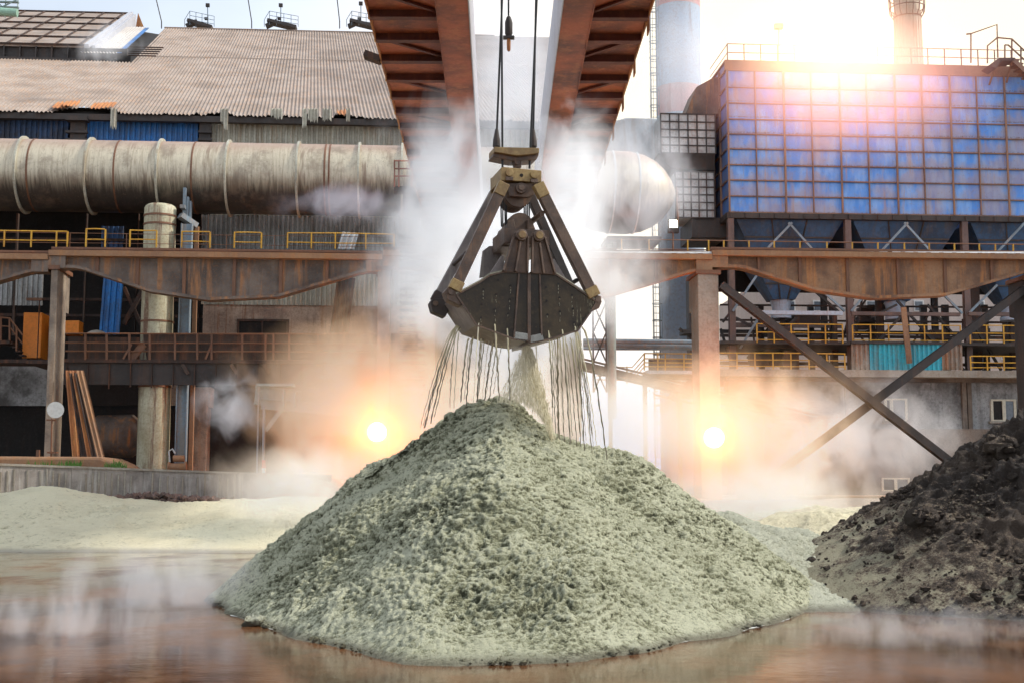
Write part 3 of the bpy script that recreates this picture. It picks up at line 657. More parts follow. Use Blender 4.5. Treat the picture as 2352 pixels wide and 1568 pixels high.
# earth ramp behind the wall
m = MB(); pr_ = [L(-420, 1045, -4), L(230, 1048, -4), L(262, 1062, -4), L(292, 1082, -4), L(292, 1110, -4), L(-420, 1110, -4)]; m.prism(pr_, -4, 1.0)
solo(m, 'earth_ramp', M['flange'], 'brown earth ledge behind the retaining wall at the column foot', 'earth bank', bevel=.15)
m = MB()
for k in range(260):
    u = rr.choice((rr.uniform(150, 185), rr.uniform(240, 290), rr.uniform(60, 170))); p = L(u, 1066 + rr.uniform(0, 12), -4.2 - rr.random() * .3); h = rr.uniform(.1, .4)
    m.add([p + Vector((-.03, 0, 0)), p + Vector((.03, 0, 0)), p + Vector((rr.uniform(-.15, .15), rr.uniform(-.1, .1), h))], [(0, 1, 2)])
tag(m.build('weeds', M['weed']), 'green weeds growing on the earth ledge above the wall', 'weeds', kind='stuff')
th = thing('leaning_sheets', 'stack of rusty corrugated strips leaning on the peeling concrete column', 'metal sheets', L(200, 1075, -2.6))
for k, (ua, ub, mt, dd) in enumerate(((150, 168, 'roof_rust', -2.0), (158, 190, 'dark_rust', -2.2), (164, 205, 'roof_rust', -2.35), (170, 216, 'dark_rust', -2.5), (175, 229, 'flange', -2.7))):
    p, q_ = L(ub, 1076, dd), L(ua, 850 + k % 2 * 6, dd + 1.6); ax = (q_ - p); m = MB()
    m.sheet(p, Vector((1, 0, 0)), ax.normalized(), Vector((0, -1, 0)), .42, .2, .05, lambda x: 0, lambda x: ax.length); m.build('strip', M[mt], th)
th = thing('horn_light', 'round grey reflector lamp on a thin stand before the peeling column', 'lamp', L(120, 1045, -3.2))
c = L(126, 941, -3.2); m = MB(); m.lathe(c + Vector((.1, -.25, 0)), (-.3, 1, 0), [(0, .42), (.05, .42), (.22, .3), (.35, .1), (.42, .06)], 24); m.build('reflector', M['light_disc'], th, smooth=True)
m = MB(); m.tube([L(117, 1060, -3.1), L(119, 960, -3.1)], .045, 6); m.px(106, 962, 128, 966, -3.2, -3.1); m.px(108, 1036, 130, 1040, -3.3, -2.9); m.px(82, 1032, 90, 1062, -3.9, -3.7); m.build('stand', M['rail'], th)
th = thing('steel_portal', 'grey steel portal frame with a red and white foot in the dark bay', 'steel frame', L(598, 1088, -2))
a, b = L(594, 1090, -2), L(600, 886, -2); a.x = b.x
m = MB(); m.px(588, 884, 596, 1090, -2.1, -1.8); m.px(596, 930, 599, 1090, -2.0, -1.9); m.px(601, 930, 608, 1056, -2.2, -1.7); m.build('column', M['steel_blue'], th)
m = MB(); m.px(601, 1056, 608, 1074, -2.21, -1.7); m.build('red_mark', M['red_paint'], th)
m = MB(); m.px(601, 1074, 608, 1090, -2.21, -1.7); m.build('white_mark', M['white_paint'], th)
m = MB(); m.ibeam(L(586, 906, -1.9), L(690, 918, -1.2), .45, 1.0, .1); m.ibeam(L(600, 926, -2.0), L(830, 946, -.8), .4, .6, .08); m.px(588, 880, 675, 886, -2.2, -1.4); m.build('cross_beam', M['green_steel'], th)
m = MB(); m.beam(L(610, 988, -1.9), L(648, 938, -1.8), .22, .22); m.build('knee_brace', M['green_steel'], th)
m = MB(); m.px(648, 892, 653, 934, -2.4, -1.7); m.px(672, 896, 678, 934, -2.4, -1.7); m.build('stiffener', M['green_steel'], th)
m = MB(); m.px(436, 888, 478, 1085, 5, 6.2); m.px(470, 888, 486, 935, 5.1, 6.2); solo(m, 'bay_pillar', M['concrete'], 'worn concrete pillar in the dark bay beside the blue-grey column', 'pillar', bevel=.06)
th = thing('pump', 'small rusty pump with flanges at the foot of the cream pipe', 'pump', L(400, 1085, 1))
m = MB(); m.lathe(L(386, 1072, 1), (1, 0, 0), [(0, .3), (.1, .3), (.1, .22), (.9, .22), (.9, .32), (1.0, .32)], 16); m.lathe(L(398, 1052, 1), (1, 0, 0), [(0, .18), (.6, .18)], 12); m.build('casing', M['flange'], th, smooth=True)
m = MB(); m.tube([L(390, 1060, 1), L(388, 1035, 1), L(396, 1030, 1), L(402, 1040, 1)], .05, 6); m.build('hose', M['galv'], th)
m = MB()
m.lathe(L(205, 1000, 9), (1, 0, 0), [(0, .3), (.15, .9), (.5, 1.25), (2.6, 1.3), (3.0, .95), (3.1, .3)], 28); solo(m, 'round_tank', M['beam'], 'dim rusty round tank lying inside the dark bay', 'tank', smooth=True)
# ------------------------------------------------------------------ blue filter house on the right
FD = 14.0
zs = [L(1800, v, FD).z for v in (490, 453, 416.5, 381.5, 345, 311, 277, 240, 204, 165)]
ztop = L(1800, 141, FD).z; xl = L(1671, 300, FD).x; xr = xl + 27.5
px_ = [xl + (L(1800, 300, FD).x - xl) * .5 * k for k in range(14)]
pitch = (zs[-1] - zs[0]) / 9
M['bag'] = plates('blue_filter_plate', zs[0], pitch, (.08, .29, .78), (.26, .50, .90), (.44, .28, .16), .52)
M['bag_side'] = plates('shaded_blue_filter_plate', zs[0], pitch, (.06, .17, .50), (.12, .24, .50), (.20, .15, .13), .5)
M['bag_rib'] = weathered('rusty_rib', (.30, .17, .11), (.12, .08, .07), (.42, .20, .09), .7, .5, .75)
fh = thing('filter_house', 'big blue ribbed filter house with rust stains above steel legs', 'dust filter', ((xl + xr) / 2, FD + 3, zs[0]))
m = MB(); m.box(xl, xr, FD, FD + .2, zs[0], zs[-1]); m.build('front_wall', M['bag'], fh)
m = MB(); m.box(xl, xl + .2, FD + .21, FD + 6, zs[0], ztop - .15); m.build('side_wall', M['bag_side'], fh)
m = MB(); m.box(xl - .1, xr, FD - .02, FD + .22, zs[-1] + .02, ztop); m.box(xl - .1, xr, FD + .23, FD + 6.2, ztop - .1, ztop); m.build('top_fascia', M['bag_rib'], fh)
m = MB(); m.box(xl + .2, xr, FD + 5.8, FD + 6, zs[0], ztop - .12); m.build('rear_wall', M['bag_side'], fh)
m = MB()
for k, z in enumerate(zs): m.box(xl - .06, xr, FD - .13, FD - .003, z - .035, z + .035)
for k, x in enumerate(px_):
    if k % 2: m.box(x - .032, x + .032, FD - .15, FD - .004, zs[0] + .06, zs[-1] - .06)
for y in (FD + 1.9, FD + 3.9, FD + 5.8): m.box(xl - .14, xl - .003, y - .06, y + .06, zs[0], ztop - .3)
for z in zs: m.box(xl - .12, xl - .004, FD + .25, FD + 5.7, z - .05, z + .05)
m.build('rib', M['bag_rib'], fh)
m = MB()
for k, x in enumerate(px_):
    if k % 2 == 0: m.box(x - .06, x + .06, FD - .26, FD - .155, zs[0], zs[-1])
m.build('main_post', M['bag_rib'], fh)
m = MB(); m.box(xl - .2, xr, FD - .25, FD + .2, zs[0] - .42, zs[0] - .07); m.box(xl - .2, xl + .1, FD + .3, FD + 6, zs[0] - .42, zs[0] - .07)
for k in range(27): m.box(xl + k * 1.02, xl + k * 1.02 + .07, FD - .36, FD - .26, zs[0] - .40, zs[0] - .09)
m.build('base_girder', M['dark'], fh)
m = MB(); m.box(xl - .2, xr, FD + 6.3, FD + 6.4, L(1800, 640, FD).z, zs[0] - .1); m.build('dark_backing', M['black'], fh)  # dark sheet added to give the shade behind the hoppers
zb = L(1800, 590, FD).z; zl = L(1800, 708, FD).z
hx = [(L(1688, 300, FD).x, L(1932, 300, FD).x), (L(1954, 300, FD).x, L(2198, 300, FD).x), (L(2222, 300, FD).x, L(2466, 300, FD).x)]
for a, b in hx:
    c_ = (a + b) / 2; m = MB(); zt = zs[0] - .43
    top = [(a, FD + .1, zt), (b, FD + .1, zt), (b, FD + 5.8, zt), (a, FD + 5.8, zt)]
    bot = [(c_ - .8, FD + 2.0, zl + .9), (c_ + .8, FD + 2.0, zl + .9), (c_ + .8, FD + 3.6, zl + .9), (c_ - .8, FD + 3.6, zl + .9)]
    m.loft(bot, top); h = m.build('hopper', M['bluehop'], fh)
    m = MB()
    for f in (.22, .52, .8):
        la = Vector(top[0]).lerp(Vector(bot[0]), f); lb = Vector(top[1]).lerp(Vector(bot[1]), f); m.beam(la, lb, .08, .12)
    for f in (.33, .66): m.beam(Vector(top[0]).lerp(Vector(top[1]), f) + Vector((0, -.04, 0)), Vector(bot[0]).lerp(Vector(bot[1]), f) + Vector((0, -.04, 0)), .08, .1)
    m.each('rib', M['dark'], h)
    m = MB(); m.cyl((c_, FD + 2.8, zl + .92), (c_, FD + 2.8, zl - .1), .75, .5, 20); m.cyl((c_, FD + 2.8, zl - .1), (c_, FD + 2.8, zl - .35), .7, seg=20); m.build('outlet', M['stack_blue'], h, smooth=True)
zslab = L(2000, 849, FD - 2).z
cu = [1678, 1947, 2215, 2480]
for u in cu:
    x = L(u, 560, FD).x; m = MB(); m.ibeam((x, FD - .0, zslab), (x, FD - .0, zs[0] - .43), .42, .42, .05, (0, 1, 0)); m.build('leg', M['brown_col'], fh)
    m = MB(); m.ibeam((x, FD + 5.6, zslab), (x, FD + 5.6, zs[0] - .43), .4, .4, .05, (0, 1, 0)); m.build('leg', M['dark'], fh)
m = MB()
for ua, ub in ((1690, 1815), (1935, 1815), (1958, 2081), (2203, 2081), (2226, 2350)):
    m.beam(L(ub + (4 if ua < ub else -4), 512, FD - .3), L(ua + (80 if ua < ub else -80) * 0 + (45 if ua < ub else -45), 600, FD - .3), .14, .14)
for ua, ub, va, vb in ((1683, 1760, 715, 600), (1700, 1745, 800, 725), (1940, 1880, 715, 660), (1955, 2010, 715, 650), (2210, 2140, 720, 650), (2225, 2290, 720, 655)): m.beam(L(ua, va, FD - .25), L(ub, vb, FD - .25), .14, .14)
m.each('brace', M['steel_blue'], fh)
# decks under the hoppers
m = MB(); m.px(1738, 714, 1936, 723, FD - .9, FD - .6); m.build('deck_beam', M['stack_blue'], fh)
m = MB(); m.px(1957, 717, 2206, 725, FD - .9, FD - .6); m.px(2226, 718, 2480, 726, FD - .9, FD - .6); m.px(1690, 742, 1935, 752, FD + 3, FD + 3.3); m.each('deck_beam', M['brown_col'], fh)
m = MB(); m.px(1655, 785, 2440, 792, FD - .9, FD + 5.5); m.build('deck', M['dark'], fh)
m = MB()
for (ua, va, ub, vb) in ((1690, 730, 1800, 790), (1830, 730, 1760, 790), (1850, 650, 1930, 720), (2000, 730, 2060, 700), (2130, 700, 2200, 780), (2060, 690, 2150, 790), (1960, 845, 2080, 715), (2100, 735, 2215, 850), (2230, 735, 2300, 850), (1655, 755, 1685, 850), (1700, 690, 1660, 740)):
    m.beam(L(ua, va, FD + 1.5), L(ub, vb, FD + 1.5), .16, .16)
for u in (1745, 1800, 1860, 1910, 2000, 2120, 2170, 2260, 2310): m.px(u, 700, u + 9, 850, FD + 5.2, FD + 5.5)
m.px(1655, 800, 2440, 806, FD + 5.2, FD + 5.5); m.px(1655, 760, 2440, 768, FD + 5.2, FD + 5.5)
m.each('under_frame', M['dark'], fh)
rq = random.Random(12); m = MB()
for k in range(26):
    u = rq.uniform(1690, 2340); v = rq.uniform(690, 790); dd = rq.uniform(FD + 2.5, FD + 5)
    if k % 3 == 0: m.px(u, v, u + rq.uniform(25, 60), v + rq.uniform(10, 40), dd, dd + .8)
    elif k % 3 == 1: m.beam(L(u, v + 70, dd), L(u + rq.uniform(-70, 70), v - 30, dd), .12, .12)
    else: m.px(u, v - 40, u + rq.uniform(6, 12), 849, dd, dd + .3)
for v in (702, 736, 770, 812, 832): m.px(1655, v, 2440, v + rq.uniform(3, 7), FD + 4.2, FD + 4.4)
m.each('under_frame', M['dark_rust'], fh)
ge = 'yellow handrails under the blue filter house'
def pan(u0, u1, n): return [u0 + (u1 - u0) * k / n for k in range(n + 1)]
railing('upper yellow handrail under the first blue hopper', pan(1739, 1936, 5), 744, 763, 787, FD - 1.0, M['yellow'], ge, (744, 763, 780))
railing('upper yellow handrail over the turquoise sheets', pan(1959, 2207, 6), 746, 764, 788, FD - 1.0, M['yellow'], ge, (746, 764, 781))
railing('short upper yellow handrail under the third blue hopper', pan(2229, 2345, 3), 748, 766, 789, FD - 1.0, M['yellow'], ge, (748, 766, 782))
railing('lower yellow handrail standing on the slab under the first hopper', pan(1652, 1941, 7), 810, 826, 849, FD - 1.9, M['yellow'], ge, (810, 826, 840))
railing('lower yellow handrail on the slab beyond the turquoise screen', pan(2230, 2345, 3), 818, 832, 850, FD - 1.9, M['yellow'], ge, (818, 832, 844))
# turquoise screen
sc_ = thing('sheet_screen', 'turquoise corrugated screen with rusted ends standing on the slab', 'metal screen', L(2080, 849, FD - 1.2))
def scr(u0, u1, mt):
    a, b = L(u0, 849, FD - 1.2), L(u1, 790, FD - 1.2); m = MB()
    m.sheet((a.x, FD - 1.2, a.z), (1, 0, 0), (0, 0, 1), (0, -1, 0), b.x - a.x, .32, .05, lambda x: 0, lambda x: b.z - a.z, 'trap'); m.build('panel', M[mt], sc_)
scr(1956, 1997, 'cyan_rust'); scr(1998, 2076, 'cyan_sheet'); scr(2078, 2163, 'cyan_sheet'); scr(2164, 2212, 'cyan_rust')
m = MB(); m.px(1956, 784, 2212, 790, FD - 1.35, FD - 1.1); m.build('top_rail', M['dark'], sc_)
m = MB(); m.beam(L(2075, 706, FD - 1.6), L(2089, 834, FD - 1.6), .38, .06, (0, 1, 0)); solo(m, 'hanging_plank', M['beam_warm'], 'weathered wooden plank hanging before the turquoise screen', 'plank')
m = MB(); m.px(1760, 790, 1850, 800, FD + 1, FD + 2); m.lathe(L(1765, 772, FD + 1), (1, 0, 0), [(0, .3), (.1, .7), (1.6, .7), (1.8, .3)], 18); m.lathe(L(1720, 824, FD + 1), (1, 0, 0), [(0, .3), (.1, .5), (2.2, .5), (2.3, .3)], 18); m.px(1800, 806, 1835, 849, FD + .5, FD + 1.5); solo(m, 'gear_drive', M['dark_rust'], 'dark drive machinery under the first blue hopper', 'machine')
# rooftop railing, stair landing, light
roof_us = pan(1671, 2400, 19)
rl = railing('thin pale guard rail along the top edge of the filter house', roof_us, 101, 122, 143, FD + .3, M['bag_rib'], None, (101, 121), r=.03, name='guard_rail')
m = MB()
for v in (101, 121): a = L(1671, v, FD + .3); m.tube([a, a + Vector((0, 5.5, 0))], .03, 4)
m.build('side_rail', M['bag_rib'], rl)
th = thing('roof_stairs', 'rusty stair landing with railing on the filter house roof', 'stairs', L(2320, 150, FD - .4))
m = MB(); m.ppx([(2272, 150), (2295, 133), (2330, 133), (2330, 139), (2300, 140), (2288, 158)], FD - 1.6, FD - .3); m.build('landing', M['dark'], th)
m = MB()
for k in range(7): m.px(2326 + k * 9, 136 + k * 8.5, 2342 + k * 9, 139 + k * 8.5, FD - 1.5, FD - .4)
m.beam(L(2326, 136, FD - 1.5), L(2396, 202, FD - 1.5), .06, .3); m.beam(L(2326, 136, FD - .4), L(2396, 202, FD - .4), .06, .3); m.build('tread', M['bag_rib'], th)
m = MB()
for p in ([(2230, 145), (2230, 78), (2290, 57), (2292, 133)], [(2220, 79), (2230, 78)], [(2268, 146), (2268, 106), (2290, 88)], [(2292, 87), (2324, 90), (2380, 142)], [(2308, 104), (2316, 104), (2390, 172)], [(2324, 90), (2324, 134)], [(2308, 104), (2308, 134)], [(2345, 110), (2345, 150)]): m.tube([L(u, v, FD - .5) for u, v in p], .06, 5)
m.build('handrail', M['bag_rib'], th)
m = MB(); m.beam(L(2290, 140, FD - 1.2), L(2272, 196, FD - .2), .1, .1); m.beam(L(2324, 140, FD - 1.2), L(2312, 190, FD - .2), .1, .1); m.each('bracket', M['bag_rib'], th)
th = thing('roof_lamp', 'slender lamp pole standing on the filter house roof', 'lamp', L(1790, 141, FD + 3))
m = MB(); m.tube([L(1789, 143, FD + 3), L(1789, 64, FD + 3)], .05, 6); m.build('pole', M['stack_cream'], th)
m = MB(); m.px(1781, 54, 1799, 65, FD + 2.8, FD + 3.2); m.build('lamp_head', M['stack_cream'], th)

# ------------------------------------------------------------------ ducts, stacks
th = thing('clad_duct', 'grey gridded duct elbow bolted to the end of the filter house', 'duct', L(1580, 395, 16))
def clad(u0, v0, u1, v1, d0, d1, nu, nv):
    m = MB(); m.px(u0, v0, u1, v1, d0, d1); m.build('cladding', M['clad'], th)
    m = MB(); a, b = L(u0, v1, d0), L(u1, v0, d0)
    for k in range(nu + 1): x = a.x + (b.x - a.x) * k / nu; m.box(x - .04, x + .04, d0 - .08, d0 - .003, a.z, b.z)
    for k in range(nv + 1): z = a.z + (b.z - a.z) * k / nv; m.box(a.x - .03, b.x + .03, d0 - .07, d0 - .004, z - .04, z + .04)
    m.build('grid_rib', M['dark'], th)
clad(1518, 264, 1642, 352, 15.5, 20, 6, 5); clad(1552, 396, 1640, 500, 15.8, 19, 5, 6)
m = MB(); m.loft([L(1512, 353, 15.4), L(1642, 353, 15.4), L(1642, 392, 15.9), L(1540, 386, 15.9)], [L(1512, 353, 15.4) + Vector((0, 5, 0)), L(1642, 353, 15.4) + Vector((0, 5, 0)), L(1642, 392, 15.9) + Vector((0, 4, 0)), L(1540, 386, 15.9) + Vector((0, 4, 0))]); m.each('dark_hood', M['dark'], th); m = MB(); m.px(1590, 500, 1668, 545, 15.9, 20); m.build('foot_box', M['dark'], th)
m = MB(); m.ppx([(1575, 262), (1600, 200), (1640, 178), (1668, 178), (1668, 262)], 16, 19); m.build('sooty_elbow', M['beam'], th)
m = MB(); m.ppx([(1395, 282), (1440, 270), (1516, 272), (1516, 372), (1395, 372)], 18, 21); solo(m, 'pale_duct', M['clad_pale'], 'pale box duct fading into steam above the bulging duct end', 'duct', bevel=.1)
zg = 1.55
def stack(name, label, u, d, rb, rt, ztop_, bands):
    c = L(u, 700, d); th = thing(name, label, 'chimney', (c.x, d, zg)); return th, c
th, c = stack('blue_stack', 'tall pale blue chimney with faded red bands and rust streaks', 1567, 28, 0, 0, 0, None)
r1 = 53 * 100 / 3000
z_ = [zg, L(1567, 270, 28).z, L(1567, 205, 28).z, L(1567, 122, 28).z, L(1567, 22, 28).z, L(1567, -160, 28).z]
for k, mt in enumerate(('stack_blue', 'stack_red', 'stack_blue', 'stack_blue', 'stack_red')):
    m = MB(); m.lathe((c.x, 28, z_[k]), (0, 0, 1), [(0, r1), ((z_[k+1] - z_[k]) * .5, r1), (z_[k+1] - z_[k], r1)], 40, False); m.build('shell_band', M[mt], th, smooth=True)
m = MB(); xx = L(1502, 300, 27.2).x
for dx in (-.22, .22): m.tube([(xx + dx, 27, zg), (xx + dx, 27, z_[-1])], .04, 4)
z = zg + .5
while z < z_[-1] - .5: m.tube([(xx - .22, 27, z), (xx + .22, 27, z)], .025, 4); z += .5
z = zg + 3
while z < z_[-1]:
    m.tube([(xx + .38 * math.cos(a_), 26.75 - .38 * math.sin(a_), z) for a_ in np.linspace(0, 2 * math.pi, 9)], .03, 4); z += 1.3
for a_ in (.3, 1.1, 2.0, 2.8): m.tube([(xx + .38 * math.cos(a_), 26.75 - .38 * math.sin(a_), zg + 3), (xx + .38 * math.cos(a_), 26.75 - .38 * math.sin(a_), z_[-1])], .02, 4)
m.build('caged_ladder', M['steel_blue'], th)
c = L(2086, 100, 60); th = thing('ribbed_stack', 'cream ribbed chimney with ring platform above the filter house', 'chimney', (c.x, 60, zg))
kk = 132 / 3000.0; zt1, zt0 = L(2086, -160, 60).z, L(2086, 30, 60).z
m = MB(); m.lathe((c.x, 60, zg), (0, 0, 1), [(0, 44 * kk), (zt0 - zg, 31 * kk), (zt0 - zg + .5, 30 * kk), (zt1 - zg, 27 * kk)], 40)
for k in range(26):
    a_ = 2 * math.pi * k / 26; m.beam((c.x + 35.5 * kk * math.cos(a_), 60 + 35.5 * kk * math.sin(a_), zt0 - 14), (c.x + 31 * kk * math.cos(a_), 60 + 31 * kk * math.sin(a_), zt0), .12, .12)
m.build('shell', M['stack_cream'], th, smooth=True, sharp=30)
m = MB()
for zz, rr_ in ((zt0 - .6, 33), (zt0 + .5, 41), (zt0 + 1.6, 42)):
    m.tube([(c.x + rr_ * kk * math.cos(a_), 60 + rr_ * kk * math.sin(a_), zz) for a_ in np.linspace(0, 2 * math.pi, 33)], .06, 4)
for k in range(16):
    a_ = 2 * math.pi * k / 16; m.tube([(c.x + f * kk * math.cos(a_), 60 + f * kk * math.sin(a_), zt0 + h) for f, h in ((33, -.6), (40, -.1), (41.5, .6), (42, 1.6))], .05, 4)
m.build('ring_platform', M['bag_rib'], th)
# floodlight that is switched on
fl = thing('floodlight', 'lit white floodlight on a pole in front of the gridded duct', 'floodlight', L(1547, 590, 3))
m = MB(); m.tube([L(1546, 586, 3), L(1546, 524, 3)], .05, 6); m.tube([L(1553, 430, 3), L(1557, 510, 3)], .06, 5); m.build('pole', M['rail'], fl)
m = MB(); m.px(1536, 504, 1558, 525, 3.02, 3.35); m.px(1536, 524, 1560, 534, 2.9, 3.3); m.build('housing', M['dark'], fl)
m = MB(); m.px(1538, 506, 1556, 523, 2.97, 3.0); m.build('lens', M['lamp_lit'], fl)

# ------------------------------------------------------------------ structures between the steam and the right column
th = thing('pipe_bridge_column', 'grey-green round column with X-braced mast in the sky gap', 'steel column', L(1403, 900, 6)); a = L(1403, 960, 6); b = L(1403, 560, 6)
m = MB(); m.cyl((b.x, 6, a.z), b, .27, seg=16); m.build('column', M['green_steel'], th, smooth=True)
m = MB(); x0, x1 = L(1362, 700, 7).x, L(1392, 700, 7).x; zt, zb_ = L(1370, 560, 7).z, L(1370, 900, 7).z
for x in (x0, x1): m.box(x - .05, x + .05, 7, 7.1, zb_, zt)
n_ = 5
for k in range(n_):
    za, zc = zb_ + (zt - zb_) * k / n_, zb_ + (zt - zb_) * (k + 1) / n_
    m.beam((x0, 6.95, za), (x1, 6.95, zc), .08, .08); m.beam((x1, 7.05, za), (x0, 7.05, zc), .08, .08)
m.build('braced_mast', M['dark'], th)
m = MB(); m.px(1395, 543, 1520, 552, 4.5, 7.5); m.px(1408, 552, 1416, 600, 5.2, 5.6); m.beam(L(1450, 600, 5), L(1505, 552, 5), .25, .3); m.build('saddle', M['dark'], th)
m = MB()
for v0, v1, r, d in ((783, 786, .16, 9), (790, 796, .2, 10), (800, 801, .1, 11)): m.cyl(L(1340, v0, d), L(1606, v1, d), r, seg=10)
solo(m, 'process_pipes', M['steel_blue'], 'bundle of thin grey pipes crossing the sky gap above the gangway', 'pipes', smooth=True)
pf = thing('gangway', 'steel gangway with yellow railings ending at the pale concrete column', 'walkway', L(1540, 858, 10))
m = MB(); m.px(1486, 850, 1608, 858, 9.8, 11.5); m.build('deck', M['clad_pale'], pf)
m = MB(); m.px(1480, 859, 1608, 868, 10, 11.4); m.each('girder', M['dark'], pf); m = MB(); m.px(1490, 825, 1608, 850, 11.6, 11.7); m.build('dark_backing', M['dark_rust'], pf)
m = MB()
for v in (811, 823, 832, 841): m.tube([L(1480, v, 9.9), L(1606, v + 1, 9.9)], .035, 4); m.tube([L(1370, v + 30, 9.9), L(1452, v + 32, 9.9), L(1480, v, 9.9)], .03, 4)
m.build('rail', M['yellow'], pf)
for u, o in ((1480, 0), (1511, 0), (1528, 0), (1571, 0), (1604, 0), (1440, 31), (1400, 31)):
    m = MB(); m.beam(L(u, 850 + o, 9.9), L(u, 810 + o, 9.9), .08, .08); m.build('post', M['yellow'], pf)
m = MB(); m.ppx([(1545, 910), (1580, 872), (1614, 866), (1614, 910)], 11, 13); m.px(1586, 640, 1612, 905, 12, 13); m.px(1570, 757, 1612, 766, 11.6, 13); m.beam(L(1560, 755, 12), L(1610, 790, 12), .15, .2); solo(m, 'steel_trestle', M['dark'], 'dark steel trestle right behind the pale concrete column', 'trestle')
cv = thing('conveyor', 'sloping brown conveyor gallery coming down into the orange steam', 'conveyor', L(1700, 960, 8))
m = MB(); a, b = L(1330, 838, 8.5), L(1895, 975, 7.0); m.beam(a, b, 1.6, .45); m.build('gallery', M['dark_rust'], cv)
m = MB(); m.beam(L(1330, 826, 8.4) + Vector((0, -.9, 0)), L(1895, 962, 7.0) + Vector((0, -.9, 0)), .12, .12); m.beam(L(1500, 905, 8), L(1870, 990, 7), .1, .12)
for u in (1400, 1480, 1560, 1675, 1690, 1760, 1850): v = 838 + (u - 1330) * .2425; m.px(u, v + 4, u + 6, v + 230, 7.8, 8.1)
m.build('trestle', M['dark_rust'], cv)
m = MB(); m.px(1862, 962, 1900, 988, 6.0, 7.5); m.px(1873, 957, 1898, 962, 6.1, 7.4); m.build('drive_box', M['dark'], cv)
# substation building under the slab
sb = thing('slab_building', 'sooty grey two-storey building carrying the concrete slab', 'building', L(2000, 1140, FD - 1))
m = MB(); m.px(1655, 849, 2460, 865, FD - 2, FD + 7); m.build('slab', M['slab'], sb)
m = MB(); m.px(1668, 866, 2460, 1000, FD - .6, FD - .3); m.build('upper_wall', M['soot'], sb)
m = MB(); m.px(1640, 984, 2460, 1139, FD - 1.8, FD - .7); m.build('lower_wall', M['soot_brown'], sb)
m = MB(); m.px(1668, 866, 2460, 876, FD - 1.0, FD - .62)
for u in (1674, 1690, 1944, 2214, 2226): m.px(u, 876, u + (16 if u in (1674,) else 5), 992, FD - .9, FD - .62)
m.each('pilaster', M['soot_brown'], sb)
def window(u0, v0, u1, v1, d, wide):
    m = MB(); m.px(u0, v0, u1, v0 + 4, d - .12, d - .005); m.px(u0, v1 - 3, u1, v1, d - .12, d - .005); m.px(u0, v0 + 4, u0 + 4, v1 - 3, d - .12, d - .005); m.px(u1 - 4, v0 + 4, u1, v1 - 3, d - .12, d - .005)
    um = u0 + (u1 - u0) * wide; m.px(um - 3, v0 + 4, um + 3, v1 - 3, d - .13, d - .005); w = m.build('window', M['pale_frame'], sb)
    m = MB(); m.px(u0 + 4, v0 + 4, um - 3, v1 - 3, d - .06, d - .01); m.build('pane', M['black'], w); m = MB(); m.px(um + 3, v0 + 4, u1 - 4, v1 - 3, d - .06, d - .01); m.build('pane', M['glass'], w)
    m = MB(); m.px(u0 - 3, v1, u1 + 3, v1 + 5, d - .25, d - .005); m.build('sill', M['slab'], w)
window(2033, 914, 2084, 966, FD - .6, .3); window(2277, 916, 2334, 966, FD - .6, .52); window(2026, 1096, 2090, 1127, FD - 1.8, .5)
m = MB(); m.px(1560, 1138, 2300, 1162, 2, 11.5); solo(m, 'loading_kerb', M['flange'], 'low pinkish ledge in the haze at the foot of the slab building', 'ledge', bevel=.06)
# far pale building seen between the legs
fb = thing('far_building', 'pale pink far building glimpsed between the filter house legs', 'building', L(2050, 1000, 45))
m = MB(); m.px(1745, 655, 2500, 1060, 45, 60); m.build('wall', M['pink_wall'], fb)
for k, u in enumerate((1805, 1868, 1990, 2100, 2240, 2300)):
    for v in (690, 800):
        m = MB(); m.px(u, v, u + 22, v + 26, 44.9, 44.995); w = m.build('window', M['white_paint'], fb); m = MB(); m.px(u + 3, v + 3, u + 19, v + 23, 44.86, 44.897); m.build('pane', M['glass'], w)
# X brace of the right bay
for lab, p, q_, dd in (('long dark brace running down behind the dark heap', (1655, 655), (2215, 1085), -.3), ('long dark brace crossing the other one and ending in white steam', (2355, 662), (1690, 1158), .25)):
    m = MB(); a, b = L(*p, dd), L(*q_, dd); m.ibeam(a, b, .42, .55, .06, (0, 1, 0)); solo(m, 'cross_brace', M['dark'], lab, 'brace', 'crossed braces of the right bay')

